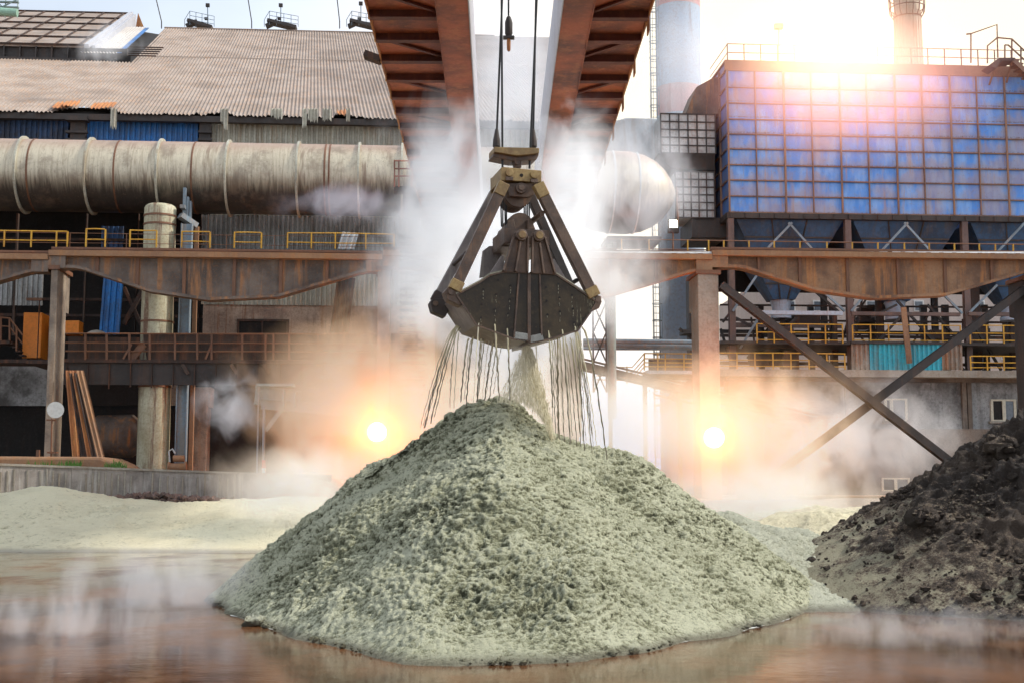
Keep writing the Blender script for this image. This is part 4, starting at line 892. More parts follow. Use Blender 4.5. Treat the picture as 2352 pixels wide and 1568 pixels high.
# ------------------------------------------------------------------ bridge crane overhead
CR = Matrix.Rotation(R(.6), 4, 'Z')
zr = L(1176, 571, 0).z
ZB, ZW = zr + .35, zr + .95
def girder(s, inner, split, outer, lab):
    y0, y1 = 10, 70.3
    th = thing('crane_girder', lab, 'crane girder', (s * (inner + outer) / 2, y1, ZB), CR, 'twin girders of the bridge crane')
    X_ = lambda v: s * v
    m = MB(CR); m.box(X_(inner + .03), X_(split), y0, y1, ZB, ZB + .05); m.build('box_bottom', M['red_oxide'], th)
    m = MB(CR); m.box(X_(inner), X_(inner + .03), y0, y1, ZB - .06, ZB + 2.3); m.build('inner_web', M['girder_pale'], th)  # sky light on this web is put into its pale colour
    m = MB(CR); m.box(X_(split), X_(split + .03), y0, y1, ZB - .06, ZB + 2.3); m.box(X_(inner + .031), X_(split - .001), y0, y1, ZB + 2.2, ZB + 2.3); m.build('outer_web', M['red_oxide'], th)
    m = MB(CR); m.box(X_(split + .031), X_(outer), y0, y1, ZW + .1, ZW + .13); m.build('walkway_plate', M['red_oxide'], th)
    m = MB(CR); m.box(X_(outer), X_(outer + .05), y0, y1, ZW - .06, ZW + .22); m.build('edge_angle', M['roof_rust'], th)
    y = 17.6; k = 0
    while y < y1 - .5:
        m = MB(CR); m.box(X_(split + .032), X_(outer - .002), y, y + (.16 if k % 3 else .30), ZW - .12, ZW + .098)
        m.box(X_(split + .032), X_(outer - .002), y - .06, y + .24, ZW - .15, ZW - .121)
        m.build('walkway_rib', M['red_dark'], th)
        if k % 2: m = MB(CR); m.beam((X_(split + .1), y + 2.0, ZW + .03), (X_(outer - .15), y + .3, ZW + .03), .14, .08); m.build('walkway_brace', M['red_dark'], th)
        y += 2.05; k += 1
    m = MB(CR); y = 18
    while y < y1: m.box(X_(outer + .052), X_(outer + .09), y, y + .5, ZW - .38, ZW + .3) if s > 0 else m.box(X_(outer + .052), X_(outer + .09), y, y + .12, ZW - .02, ZW + .3); y += 4.1 if s > 0 else 2.05
    m.each('post_bracket', M['roof_rust'] if s > 0 else M['yellow'], th)
    m = MB(CR)
    for h in (.6, 1.15): m.tube([(X_(outer + .1), y0, ZW + h), (X_(outer + .1), y1, ZW + h)], .03, 4)
    m.build('guard_rail', M['yellow'], th)
    m = MB(CR); m.box(X_(inner - .1), X_(split + .3), y1 + .01, y1 + 2.2, ZB - .1, ZB + 1.2); m.build('end_carriage', M['red_oxide'], th)
    for k in (0,):
        m = MB(CR); xc = X_((inner + split) / 2); m.cyl((xc - .4, 72, zr + .28), (xc + .4, 72, zr + .28), .3, seg=20); m.build('wheel', M['dark'], th, smooth=True)
    return th
gl_ = girder(-1, .84, 1.78, 3.9, 'rusty red crane girder with yellow toe plates along its outer edge')
gr_ = girder(1, 1.80, 2.70, 4.52, 'rusty red crane girder with bolted plates hanging from its outer edge')
m = MB(CR); m.beam((-4.5, 42.6, ZW + .22), (-3.96, 42.6, ZW + .02), .5, .2); m.build('lamp_bracket', M['dark_rust'], gl_)

# ------------------------------------------------------------------ grab, ropes, pendant
t = NT('wet_dark_jaw_plate'); p = t.pos(); x_ = t.math('ABSOLUTE', t.math('SUBTRACT', t.n('ShaderNodeSeparateXYZ', {0: p}).outputs[0], .12))
n1 = t.noise(p, 1.6, 4, .6); n2 = t.noise(p, 26, 3, .6, (1, 1, .06)); n3 = t.noise(p, 14, 4, .65); n4 = t.noise(p, 60, 2, .6, (1, 1, .25))
c = t.mix(t.ramp(n1, .35, .65), (.060, .042, .021), (.028, .020, .012)); c = t.mix(t.math('MULTIPLY', t.ramp(n3, .52, .7), .4), c, (.105, .070, .038))
edge = t.math('ADD', t.math('MULTIPLY', t.ramp(x_, .55, 1.45), .20), n2)
c = t.mix(t.math('MULTIPLY', t.ramp(edge, .70, .80), t.math('MULTIPLY', t.ramp(n4, .42, .58), .8)), c, (.34, .31, .19))
t.bsdf(c, t.math('ADD', t.math('MULTIPLY', n3, .4), .20), 0, t.bump(t.math('ADD', n3, t.math('MULTIPLY', n2, .4)), .35, .006), Specular_IOR_Level=.3); M['jaw'] = t.m
M['jaw_side'] = weathered('muddy_jaw_side', (.24, .20, .18), (.13, .11, .10), (.40, .36, .30), .7, .4, .5, .1, 3.5, .4, .006)
M['bare'] = plain('polished_lip_steel', (.30, .28, .24), .22, .75, .6); M['scum'] = plain('pale_slurry_crust', (.46, .43, .30), .6, 0, .5)
gb = thing('clamshell_grab', 'dark clamshell grab hanging closed and dripping above the pale heap', 'crane grab', tuple(Vector((0, 0, G(800, 1390, -.7).z))), GRB)
F, B_ = -.70, .70
def gp(pts, y): return [G(a, b, y) for a, b in pts]
jl = [(352, 1068), (500, 988), (560, 946), (650, 925), (801, 930), (801, 1356), (706, 1342), (600, 1302), (478, 1258)]
jr = [(811, 930), (975, 940), (1045, 985), (1230, 1112), (1190, 1178), (1110, 1292), (900, 1352), (811, 1370)]
for nm, pol in (('jaw', jl), ('jaw', jr)):
    out = gp(pol, F); m = MB(GRB); m.prism(out, F, B_ * 1.0); j = m.build(nm, M['jaw_side'], gb, bevel=.012)
    for ya, yb, mt in ((F - .035, F - .002, 'jaw'), (B_ + .002, B_ + .035, 'jaw_side')):
        m = MB(GRB); m.prism(out, ya, yb); m.build('cheek_plate', M[mt], j, bevel=.006)
    m = MB(GRB)                                     # rim bead along the outer edges, the seam and a mid rib
    loop = out if nm else out
    for a, b in zip(out, out[1:] + out[:1]):
        m.beam((a.x, F - .045, a.z), (b.x, F - .045, b.z), .03, .03, (0, 1, 0))
    m.build('rim_bead', M['grab_rust'], j)
    m = MB(GRB); rb = ((742, 935, 712, 1335),) if pol is jl else ((872, 940, 885, 1320),)
    for a0, b0, a1, b1 in rb: a, b = G(a0, b0, F), G(a1, b1, F); m.beam((a.x, F - .05, a.z), (b.x, F - .05, b.z), .03, .035, (0, 1, 0))
    m.build('rib', M['grab_rust'], j)
    m = MB(GRB); lp_ = gp([(708, 1296), (798, 1310), (798, 1356), (780, 1362), (710, 1342)], F) if pol is jl else gp([(815, 1322), (888, 1306), (898, 1350), (890, 1358), (815, 1372)], F)
    m.prism(lp_, F - .06, F - .037); m.build('lip_plate', M['bare'], j, bevel=.006)
    m = MB(GRB); hs = [(520, 1035), (612, 975), (600, 1065), (510, 1125), (594, 1155), (690, 1010), (684, 1095), (676, 1185), (505, 1210)] if pol is jl else [(990, 1000), (912, 1020), (997, 1085), (916, 1105), (1075, 1070), (1082, 1155), (1000, 1172), (922, 1192), (1090, 1240)]
    for a, b in hs: c = G(a, b, F); m.cyl((c.x, F - .042, c.z), (c.x, F - .034, c.z), .022, seg=10)
    m.each('drain_hole', M['black'], j)
    m = MB(GRB); rk = random.Random(len(hs))
    for a, b in hs:
        c = G(a, b, F); z_ = c.z - .02
        for q_ in range(rk.randint(0, 3)): h = rk.uniform(.01, .05); xo = rk.uniform(-.006, .006); m.box(c.x + xo - .003, c.x + xo + .003, F - .041, F - .036, z_ - h, z_); z_ -= h + rk.uniform(.01, .06)
    m.build('drip', M['scum'], j)
    m = MB(GRB); top_ = out[:4] if pol is jl else out[1:4]
    for a, b in zip(top_[:-1], top_[1:]): m.beam((a.x, F - .03, a.z + .016), (b.x, F - .03, b.z + .016), .05, .014, (0, 1, 0))
    m.build('crust', M['scum'], j)
def lug(pol, y0, y1, boss, mt='grab_rust'):
    m = MB(GRB); m.prism(gp(pol, y0), y0, y1); l_ = m.build('hinge_lug', M[mt], gb, bevel=.012)
    c = G(*boss, y0); m = MB(GRB); m.cyl((c.x, y0 - .04, c.z), (c.x, y0 - .003, c.z), .05, seg=16); m.build('pin', M['grab_rust'], l_)
lug([(278, 1045), (300, 1018), (345, 1018), (372, 1040), (425, 1030), (385, 1136), (300, 1098)], F - .03, F + .28, (318, 1050))
lug([(1180, 1070), (1225, 1062), (1262, 1075), (1266, 1110), (1250, 1150), (1195, 1172)], F - .03, F + .28, (1240, 1095))
lug([(190, 1115), (205, 1090), (290, 1088), (330, 1120), (285, 1205), (205, 1170)], B_ - .2, B_ + .12, (222, 1120), 'dark')
lug([(1085, 1115), (1120, 1100), (1160, 1110), (1165, 1160), (1100, 1180)], B_ - .2, B_ + .12, (1130, 1130), 'dark')
def arm(a, b, y, w, mt='grab_rust', tan=True):
    pa, pb = G(*a, y), G(*b, y); m = MB(GRB); f = pa.lerp(pb, .12) if tan else pa
    m.beam(f, pb, w, .17, (0, 1, 0)); r_ = m.build('arm', M[mt], gb, bevel=.012)
    if tan: m = MB(GRB); m.beam(pa, f - (f - pa).normalized() * .002, w + .01, .185, (0, 1, 0)); m.build('painted_end', M['mud_yellow'], r_, bevel=.012)
    m = MB(GRB); ax = (pb - pa).normalized(); m.beam(pb - ax * .09, pb + ax * .1, w + .04, .21, (0, 1, 0)); m.build('end_shoe', M['mud_yellow'] if tan else M['dark'], r_, bevel=.01)
arm((652, 368), (352, 1008), F + .02, .20); arm((862, 372), (1200, 1050), F + .02, .20)
arm((590, 420), (236, 1078), B_ - .05, .16, 'jaw_side', False); arm((815, 440), (1105, 1105), B_ - .05, .16, 'dark', False)
m = MB(GRB); a = G(905, 548, F); m.cyl((a.x - .02, F + .1, a.z), (a.x - .02, B_ - .1, a.z), .055, seg=14); m.build('tie_bar', M['grab_rust'], gb, smooth=True)
m = MB(GRB); a = G(1118, 970, F); m.cyl((a.x, F + .1, a.z), (a.x, B_ - .1, a.z), .04, seg=12); a = G(420, 800, F); m.cyl((a.x, F + .1, a.z), (a.x, B_ - .1, a.z), .04, seg=12); m.each('tie_bar', M['dark'], gb, smooth=True)
# cross head
cx0, cx1 = G(634, 360, -.5), G(888, 266, -.5)
m = MB(GRB); m.prism(gp([(634, 345), (634, 268), (652, 264), (888, 288), (888, 360), (640, 349)], -.5), -.5, -.46); m.box(cx0.x, cx1.x, -.458, .42, cx0.z + .04, cx1.z - .05); m.box(cx0.x, cx1.x, .421, .46, cx0.z, cx1.z - .03); ch = m.build('crosshead', M['mud_yellow'], gb, bevel=.012)
for a, b in ((684, 303), (840, 316)):
    c = G(a, b, -.5); m = MB(GRB); m.cyl((c.x, -.56, c.z), (c.x, -.502, c.z), .075, seg=20); m.build('pin', M['mud_yellow'], ch, bevel=.01)
    m = MB(GRB); m.box(c.x - .07, c.x + .07, -.55, -.503, c.z - .15, c.z - .078); m.build('keeper', M['grab_rust'], ch, bevel=.008)
c = G(762, 317, -.5); m = MB(GRB); m.cyl((c.x, -.504, c.z), (c.x, -.499, c.z), .034, seg=18); m.build('bore', M['black'], ch)
m = MB(GRB); m.prism(gp([(668, 364), (848, 368), (842, 440), (800, 456), (692, 448)], -.44), -.44, -.38); m.prism(gp([(668, 364), (848, 368), (842, 440), (800, 456), (692, 448)], -.44), .3, .36); m.build('sheave_plate', M['grab_rust'], gb, bevel=.01)
c = G(756, 400, -.44); m = MB(GRB); m.cyl((c.x, -.5, c.z), (c.x, -.442, c.z), .10, seg=24); m.cyl((c.x, -.53, c.z), (c.x, -.501, c.z), .055, seg=18); m.build('sheave_hub', M['grab_rust'], gb, bevel=.006)
c = G(742, 428, -.3); m = MB(GRB); pr2 = []
for k in range(6): y = k * .1; pr2 += [(y, .27), (y + .015, .27), (y + .05, .235), (y + .085, .27)]
m.lathe((c.x, -.32, c.z), (0, 1, 0), pr2, 32); m.build('upper_sheave', M['grab_rust'], gb, smooth=True, sharp=25)
m = MB(GRB); a = G(735, 272, -.1); b = G(735, 205, -.1); m.beam(a, b, .14, .12, (0, 1, 0)); c = G(735, 234, -.18); m.cyl((c.x, -.2, c.z), (c.x, .02, c.z), .055, seg=16); m.build('link', M['grab_rust'], gb, bevel=.01)
# lower head
m = MB(GRB); a, b = G(655, 742, -.6), G(940, 660, -.6); m.box(a.x, b.x, -.6, .45, a.z, b.z); m.build('lower_head', M['grab_rust'], gb, bevel=.014)
m = MB(GRB); q1, q2 = G(515, 850, 1.2), G(515, 772, 1.2); m.box(a.x, b.x, -.35, 1.2, q1.z, min(q2.z, a.z - .004)); m.build('head_frame', M['jaw_side'], gb, bevel=.014)
c = G(752, 640, -.1); m = MB(GRB); pr2 = []
for k in range(5): y = k * .1; pr2 += [(y, .26), (y + .015, .26), (y + .05, .23), (y + .085, .26)]
m.lathe((c.x, -.15, c.z), (0, 1, 0), pr2, 32); m.build('lower_sheave', M['grab_rust'], gb, smooth=True, sharp=25)
m = MB(GRB); m.prism(gp([(662, 655), (672, 620), (715, 590), (725, 655)], -.3), -.3, .5); m.prism(gp([(800, 655), (800, 592), (828, 598), (850, 655)], -.3), -.3, .5); m.build('sheave_guard', M['grab_rust'], gb, bevel=.01)
for pol, ribs, bo in (([(708, 700), (722, 672), (758, 657), (792, 672), (802, 700), (794, 928), (640, 922)], ((709, 705, 645, 918), (752, 735, 720, 922), (800, 705, 796, 925)), (758, 696)), ([(826, 706), (836, 678), (866, 663), (896, 678), (908, 706), (976, 940), (822, 932)], ((828, 708, 824, 928), (872, 745, 898, 934), (904, 708, 970, 936)), (866, 700))):
    m = MB(GRB); y = F - .07; m.prism(gp(pol, y), y, y + .05); br = m.build('jaw_bracket', M['grab_rust'], gb, bevel=.008)
    m = MB(GRB)
    for a0, b0, a1, b1 in ribs: a, b = G(a0, b0, y), G(a1, b1, y); m.beam((a.x, y - .04, a.z), (b.x, y - .04, b.z), .035, .075, (0, 1, 0))
    m.build('rib', M['grab_rust'], br, bevel=.006)
    c = G(*bo, y); m = MB(GRB); m.cyl((c.x, y - .10, c.z), (c.x, y - .002, c.z), .105, seg=24); m.build('boss', M['grab_rust'], br, bevel=.012)
    m = MB(GRB); m.cyl((c.x, y - .14, c.z), (c.x, y - .102, c.z), .07, seg=20); m.build('pin', M['mud_yellow'], br, bevel=.008)
m = MB(GRB); m.prism(gp([(556, 946), (636, 820), (655, 820), (655, 924)], F + .1), F + .1, F + .16); m.prism(gp([(952, 845), (968, 840), (1048, 976), (1040, 985), (978, 940)], F + .1), F + .1, F + .16)
m.prism(gp([(520, 790), (560, 760), (640, 760), (640, 925), (500, 960)], .45), .45, .52); m.each('gusset', M['jaw_side'], gb, bevel=.006)
m = MB(GRB)
for a0, b0 in ((632, 470), (645, 470), (657, 470), (668, 480), (778, 490), (790, 485), (802, 470), (812, 470)):
    a = G(a0, b0, -.1); m.tube([a, G(a0 + rr.uniform(-4, 4), 640, -.1)], .014, 5)
m.each('closing_rope', M['rope'], gb)
# spreader with its sockets and hoist ropes
sp = thing('rope_spreader', 'tan spreader beam hanging on wire ropes over the grab', 'spreader beam', tuple(G(735, 222, -.1)), GRB)
m = MB(GRB); m.prism(gp([(592, 138), (874, 145), (874, 178), (838, 184), (748, 194), (706, 190), (640, 178), (592, 172)], -.28), -.28, .22); m.build('beam', M['mud_yellow'], sp, bevel=.012)
m = MB(GRB); m.prism(gp([(580, 200), (590, 174), (872, 180), (868, 196), (855, 220), (760, 226), (706, 226)], -.2), -.2, .2); m.build('underside', M['grab_rust'], sp, bevel=.01)
for a0, a1 in ((606, 560), (836, 790)):
    c = G(a0, 138, 0); m = MB(GRB); m.lathe(c, (0, 0, 1), [(0, .075), (.12, .07), (.22, .05), (.34, .03)], 14); m.box(c.x - .05, c.x + .05, -.05, .05, c.z - .02, c.z + .05); m.build('rope_socket', M['dark'], sp, bevel=.006)
def rope(c0, c1, y, lab):
    a, b = G(*c0, y), G(*c1, y); d_ = (a - b); m = MB(GRB); m.tube([b, a, a + d_ * 1.2], .021, 6); solo(m, 'hoist_rope', M['rope'], lab, 'wire rope', 'wire ropes holding the grab')
rope((641, -780), (607, 50), 0, 'wire rope ending in the left socket of the spreader')
rope((637, -780), (643, 270), -.12, 'wire rope passing the spreader to the left of the crosshead')
rope((853, -780), (836, 45), 0, 'wire rope ending in the right socket of the spreader')
rope((858, -780), (812, 275), -.12, 'wire rope passing the spreader to the right of the crosshead')
th = thing('pendant_hook', 'slim dark pendant weight with rusty tip hanging between the ropes', 'pendant', tuple(W(1169, 120, 24.6)), WLD)
a, b = W(1168, -60, 24.6), W(1168, 36, 24.6); m = MB(WLD); m.tube([b, a, a + (a - b) * 2], .018, 6); m.build('cable', M['rope'], th)
c = W(1168.5, 84, 24.6); m = MB(WLD); m.lathe(c, (0, 0, 1), [(0, .05), (.05, .075), (.28, .075), (.38, .045), (.41, .02)], 16); m.box(c.x - .11, c.x + .11, c.y - .06, c.y + .06, c.z - .05, c.z - .002); m.build('weight', M['dark'], th, smooth=True)
m = MB(WLD); m.lathe(c + Vector((0, 0, -.30)), (0, 0, 1), [(0, .02), (.03, .035), (.2, .04), (.25, .03)], 12); m.build('tip', M['roof_rust'], th, smooth=True)
# ------------------------------------------------------------------ pond and heaps
def soil(name, light, dark, mid, scale, bump, damp=(0.12, .10, .065), shift=0.0):
    t = NT(name); g = t.n('ShaderNodeNewGeometry'); p = g.outputs['Position']
    n1 = t.noise(p, .55, 4, .6); n2 = t.noise(p, 7 * scale, 5, .65); n3 = t.noise(p, 24 * scale, 4, .7); n4 = t.noise(p, 60 * scale, 3, .7)
    pt = t.n('ShaderNodeAttribute', attribute_name='lump').outputs['Fac']
    z = t.n('ShaderNodeSeparateXYZ', {0: p}).outputs[2]
    up = t.n('ShaderNodeSeparateXYZ', {0: g.outputs['Normal']}).outputs[2]
    n5 = t.noise(p, 17 * scale, 6, .75, (1, 1, 1.3), (3, 1, 2), .6)
    f = t.math('ADD', t.math('MULTIPLY', pt, .42), t.math('ADD', t.math('MULTIPLY', n2, .50), t.math('ADD', t.math('MULTIPLY', n5, 1.05), t.math('MULTIPLY', n3, .45))))  # crevice shade and light crests painted in by lump height
    f = t.math('ADD', f, t.math('MULTIPLY', t.math('SUBTRACT', up, .8), .30))  # upward faces painted lighter, as if lit from above
    f = t.math('SUBTRACT', f, shift)
    c = t.mix(t.ramp(f, .99, 1.14), dark, mid); c = t.mix(t.ramp(f, 1.12, 1.34), c, light)
    c = t.mix(t.math('MULTIPLY', t.ramp(n1, .45, .65), .35), c, mid)
    c = t.mix(t.math('MULTIPLY', t.ramp(n4, .40, .28), .5), c, dark)
    c = t.mix(t.math('MULTIPLY', t.ramp(z, .14, .01), .75), c, damp)
    t.bsdf(c, .9, 0, t.bump(t.math('ADD', t.math('MULTIPLY', n5, 1.4), t.math('ADD', n3, t.math('MULTIPLY', n4, .5))), bump, .06)); return t.m
M['pile'] = soil('pale_green_slag_sand', (.78, .775, .55), (.062, .062, .028), (.365, .365, .22), 1.15, 1.0, shift=-.02)
M['pile_pale'] = soil('whitish_slag_sand', (.62, .62, .48), (.14, .135, .085), (.36, .36, .25), 1.0, .9, shift=-.04)
M['bank'] = soil('cream_slag_sand', (.78, .70, .48), (.28, .24, .14), (.56, .49, .32), .45, 1.0, (.34, .30, .24), shift=-.10)
M['black_soil'] = soil('dark_lumpy_slag', (.42, .38, .26), (.042, .029, .021), (.155, .108, .073), 1.1, 1.0, (.06, .05, .04), shift=.04)

def set_lump(o, val):
    a = o.data.attributes.new('lump', 'FLOAT', 'POINT'); a.data.foreach_set('value', val.astype(np.float32))
_heap = heap
def heap2(name, mat, label, cat, x0, x1, y0, y1, step, zfun, disp, kind=None, floor=-.25):
    keepD = {}
    def d2(X, Y, Z):
        D, lump = disp(X, Y, Z); keepD['l'] = lump; keepD['Z'] = Z; return D
    o = _heap(name, mat, label, cat, x0, x1, y0, y1, step, zfun, d2, kind, floor)
    Z = keepD['Z']; keep = Z > floor
    k = keep[:-1, :-1] & keep[:-1, 1:] & keep[1:, 1:] & keep[1:, :-1]
    used = np.zeros_like(keep); used[:-1, :-1] |= k; used[:-1, 1:] |= k; used[1:, 1:] |= k; used[1:, :-1] |= k
    set_lump(o, keepD['l'][used]); return o

# main heap: the base outline as radius per angle, side profiles as seen across, peak at (px, py)
PX_, PY_ = -.22, 25.2
def ground_pt(u, v):
    r_ = ray(u, v); k = -CAMH / r_.z; return (r_.x * k, r_.y * k)
base = [ground_pt(u, v) for u, v in ((475, 1384), (520, 1400), (570, 1430), (640, 1452), (700, 1470), (820, 1500), (940, 1520), (1080, 1528), (1190, 1529), (1330, 1520), (1470, 1502), (1590, 1472), (1700, 1450), (1800, 1425), (1850, 1404), (1930, 1388))]
base = [(-6.3, 27.5), (-5.2, 29.5), (-3, 31), (0, 31.5), (3, 31), (5.5, 29), (6.5, 27)][::-1][:0] + base
ang = [math.atan2(y - PY_, x - PX_) for x, y in base]; rad = [math.hypot(x - PX_, y - PY_) for x, y in base]
back = [(6.4, 27), (5.6, 29), (3, 31), (0, 31.6), (-3, 31), (-5.2, 29), (-6.1, 27)]
ang = np.array(ang + [math.atan2(y - PY_, x - PX_) for x, y in back]); rad = np.array(rad + [math.hypot(x - PX_, y - PY_) for x, y in back])
o_ = np.argsort(ang); ang, rad = ang[o_], rad[o_]
ang = np.concatenate([ang[-3:] - 2*math.pi, ang, ang[:3] + 2*math.pi]); rad = np.concatenate([rad[-3:], rad, rad[:3]])
PL = ([0, .06, .16, .25, .41, .60, .76, .87, 1.0, 1.12], [3.88, 3.78, 3.58, 3.30, 2.68, 1.78, 1.10, .62, .0, -.4])
PR_ = ([0, .05, .10, .155, .23, .36, .49, .67, .87, 1.0, 1.12], [3.88, 3.82, 3.50, 3.24, 3.02, 2.76, 2.22, 1.46, .62, .0, -.4])
PF = ([0, .05, .14, .25, .45, .65, .82, .93, 1.0, 1.1], [3.88, 3.74, 3.36, 2.86, 2.00, 1.18, .55, .20, .0, -.25])
def zmain(X, Y):
    dx, dy = X - PX_, Y - PY_; th_ = np.arctan2(dy, dx); r_ = np.hypot(dx, dy)
    rr_ = r_ / np.interp(th_, ang, rad)
    rr_ = rr_ + .035 * vnoise(X * .8, Y * .8, X * 0, 5) * rr_
    zl, zr_, zf = np.interp(rr_, *PL), np.interp(rr_, *PR_), np.interp(rr_, *PF)
    wf = np.clip(-np.sin(th_), 0, 1) ** .8; wl = np.clip(.5 - np.cos(th_) * 1.5, 0, 1)
    side = zl * wl + zr_ * (1 - wl)
    z = side * (1 - wf) + zf * wf
    # gullies running down from the top
    g_ = vnoise(th_ * 4.5, r_ * .25, X * 0, 21); z += .13 * g_ * np.clip(rr_ * 2.2, 0, 1) * np.clip((1 - rr_) * 3, 0, 1)
    return z
def lumpy(amp, seed, w=(1.3, .30, .105, .06), slump=1.0):
    def f(X, Y, Z):
        q = .25 * fbm(X, Y, Z, .7, 1, .5, seed + 30); X, Y = X + q, Y + .25 * fbm(Y, X, Z, .7, 1, .5, seed + 33)
        st = fbm(X, Y * .8, Z * .5, w[0], 2, .5, seed)
        pat = np.clip(.55 + .7 * fbm(X, Y, Z, 1.7, 2, .5, seed + 40), .12, 1.25)     # rough and smooth patches
        b = fbm(X, Y, Z, w[1], 2, .6, seed + 5)
        c = np.maximum(fbm(X, Y, Z, w[2], 2, .65, seed + 9), -.2)
        d = fbm(X, Y, Z, w[3], 2, .8, seed + 14)
        D = amp * (.13 * st + .06 * b * pat + .048 * c * pat + .040 * d)
        D *= np.clip(Z * 1.6 + .15, .12, 1)
        lump = .50 + .28 * c + .26 * d + .16 * b - .30 * (pat - .6)
        return D, np.clip(lump, -.4, 1.4)
    return f
heap2('slag_heap', M['pile'], 'tall pale green steaming slag heap standing in the brown pond', 'slag heap', -7.2, 7.4, 15.4, 31.6, .0225, zmain, lumpy(1.0, 31))
def cone(cx, cy, h, rx, ry, p=1.0):
    return lambda X, Y: h * (1 - (np.hypot((X - cx) / rx, (Y - cy) / ry)) ** p)
def zpale(X, Y): return np.minimum(cone(4.2, 30.5, 2.05, 5.2, 7.2)(X, Y), 1.6) + .12 * vnoise(X, Y, X * 0, 2)
heap2('low_heap', M['pile_pale'], 'low whitish sand heap between the tall pale heap and the dark heap', 'slag heap', 1.5, 10.5, 23, 37, .05, zpale, lumpy(1.2, 77))
def zdark(X, Y):
    dx, dy = X - 14.2, Y - 28.0; th_ = np.arctan2(dy, dx); rr_ = np.hypot(dx / 9.7, dy / 7.6)
    rr_ = rr_ * (1 + .06 * vnoise(th_ * 3, X * 0, X * 0, 8))
    z = np.interp(rr_, [0, .15, .42, .7, .9, 1.0, 1.15], [4.7, 4.4, 3.05, 1.55, .50, .0, -.5])
    return z + .16 * vnoise(th_ * 7, rr_ * 3, X * 0, 4) * np.clip((1.05 - rr_) * 4, 0, 1)
def dlump(X, Y, Z):
    b = fbm(X, Y, Z, 1.3, 2, .55, 51); c = fbm(X, Y, Z, .42, 3, .6, 57, True); d = fbm(X, Y, Z, .15, 2, .7, 63)
    k = np.clip(fbm(X, Y, Z, 2.2, 2, .5, 71) * .8 + .65 + .26 * (X - 8.2), .12, 1.1)
    D = (.15 * b + .14 * (c - .35) + .06 * d) * k * np.clip(Z * 1.5 + .2, .15, 1)
    return D, np.clip(.42 - .25 * (c - .3) + .3 * d - .60 * (k - .55) - .1 * b + .04 * np.clip(.8 - Z, 0, 1) + .16 * np.clip(7.6 - X, 0, 2), -.4, 1.2)
dh = heap2('dark_heap', M['black_soil'], 'dark lumpy slag heap covered with black clods', 'slag heap', 4.6, 16, 19.8, 34, .05, zdark, dlump)
def zbankl(X, Y):
    z = 1.70 * sstep(44.6, 58.0, Y + .35 * vnoise(X * .15, Y * .1, X * 0, 6)) + .72 * np.exp(-((X + 19.6) / 2.6) ** 2 - ((Y - 54) / 4.0) ** 2)
    z -= .16 * np.exp(-((X + 14.5) / 1.8) ** 2 - ((Y - 57) / 2.5) ** 2)
    return z - .12 * sstep(46, 44, Y) + .05 * vnoise(X * .5, Y * .5, X * 0, 9)
heap2('sand_bank', M['bank'], 'long cream sand bank along the pond shore below the retaining wall', 'sand bank', -30, 1, 44, 61, .12, zbankl, lumpy(.9, 91), floor=-.02)
def zbankr(X, Y): return 1.15 * sstep(41, 46.5, Y) * sstep(3, 7, X) + .25 * vnoise(X * .45, Y * .3, X * 0, 12) + .35 * sstep(8, 14, X) - .1
heap2('sand_bank', M['bank'], 'cream sand ridge behind the gap between the pale and dark heaps', 'sand bank', 3, 24, 40.5, 52, .11, zbankr, lumpy(1.4, 95), floor=.02)

# clods lying on and below the dark heap, stones at the water line, rubble under the wall
def clod(mb, c, r, sd):
    rd = random.Random(sd); n, k = (9, 6) if r > .14 else (6, 4); vs, fs = [], []
    for i in range(k):
        a = math.pi * (i + .5) / k - math.pi / 2
        for j in range(n):
            b = 2 * math.pi * j / n; s = r * rd.uniform(.55, 1.3)
            vs.append((c[0] + s * math.cos(a) * math.cos(b), c[1] + s * math.cos(a) * math.sin(b), c[2] + s * .78 * math.sin(a)))
    for i in range(k - 1):
        for j in range(n): fs.append((i*n+j, i*n+(j+1) % n, (i+1)*n+(j+1) % n, (i+1)*n+j))
    fs += [tuple(range(n))[::-1], tuple((k-1)*n + j for j in range(n))]
    mb.add(vs, fs)
rd = random.Random(5); m = MB(WLD)
xs = np.array([rd.uniform(5.0, 13) for _ in range(7000)]); ys = np.array([rd.uniform(20, 30) for _ in range(7000)]); zz = zdark(xs, ys)
for x, y, z in zip(xs, ys, zz):
    if z > .02 and rd.random() < min(1, .12 + max(0, (x - 6.6)) * .22): clod(m, (x, y, z + .02), .022 + .10 * rd.random() ** 5, rd.random())
cl_ = m.build('clods', M['black_soil'], dh); cl_['kind'] = 'stuff'; set_lump(cl_, np.full(len(cl_.data.vertices), .22))
for k, (u, v, Y, r, lab) in enumerate(((2118, 1165, 25.5, .30, 'biggest black clod perched on the lower flank of the dark heap'), (2295, 985, 27, .34, 'black clod near the crest of the dark heap'), (2085, 1400, 22.5, .17, 'dark clod at the pond edge below the dark heap'))):
    p = W(u, v, Y); z = float(zdark(np.array([p.x]), np.array([p.y]))[0]); m = MB(WLD); clod(m, (p.x, p.y, z + r * .5), r, k + 3)
    for q_ in range(26): a_ = rd.uniform(0, 6.28); e = rd.uniform(-.3, 1.2); clod(m, (p.x + r * .85 * math.cos(a_) * math.cos(e), p.y + r * .85 * math.sin(a_) * math.cos(e), z + r * .5 + r * .7 * math.sin(e)), r * rd.uniform(.2, .42), k * 50 + q_)
    o = solo(m, 'clod', M['black_soil'], lab, 'clod', 'big clods on the dark heap', smooth=True, sharp=60); set_lump(o, np.full(len(o.data.vertices), .18))
x, y = ground_pt(578, 1437); m = MB(WLD); clod(m, (x, y, .06), .16, 9); clod(m, (x + .1, y + .03, .1), .10, 10); o = solo(m, 'stone', M['pile_pale'], 'single pale stone in the water at the foot of the tall heap', 'stone', smooth=True, sharp=60); set_lump(o, np.full(len(o.data.vertices), .6))
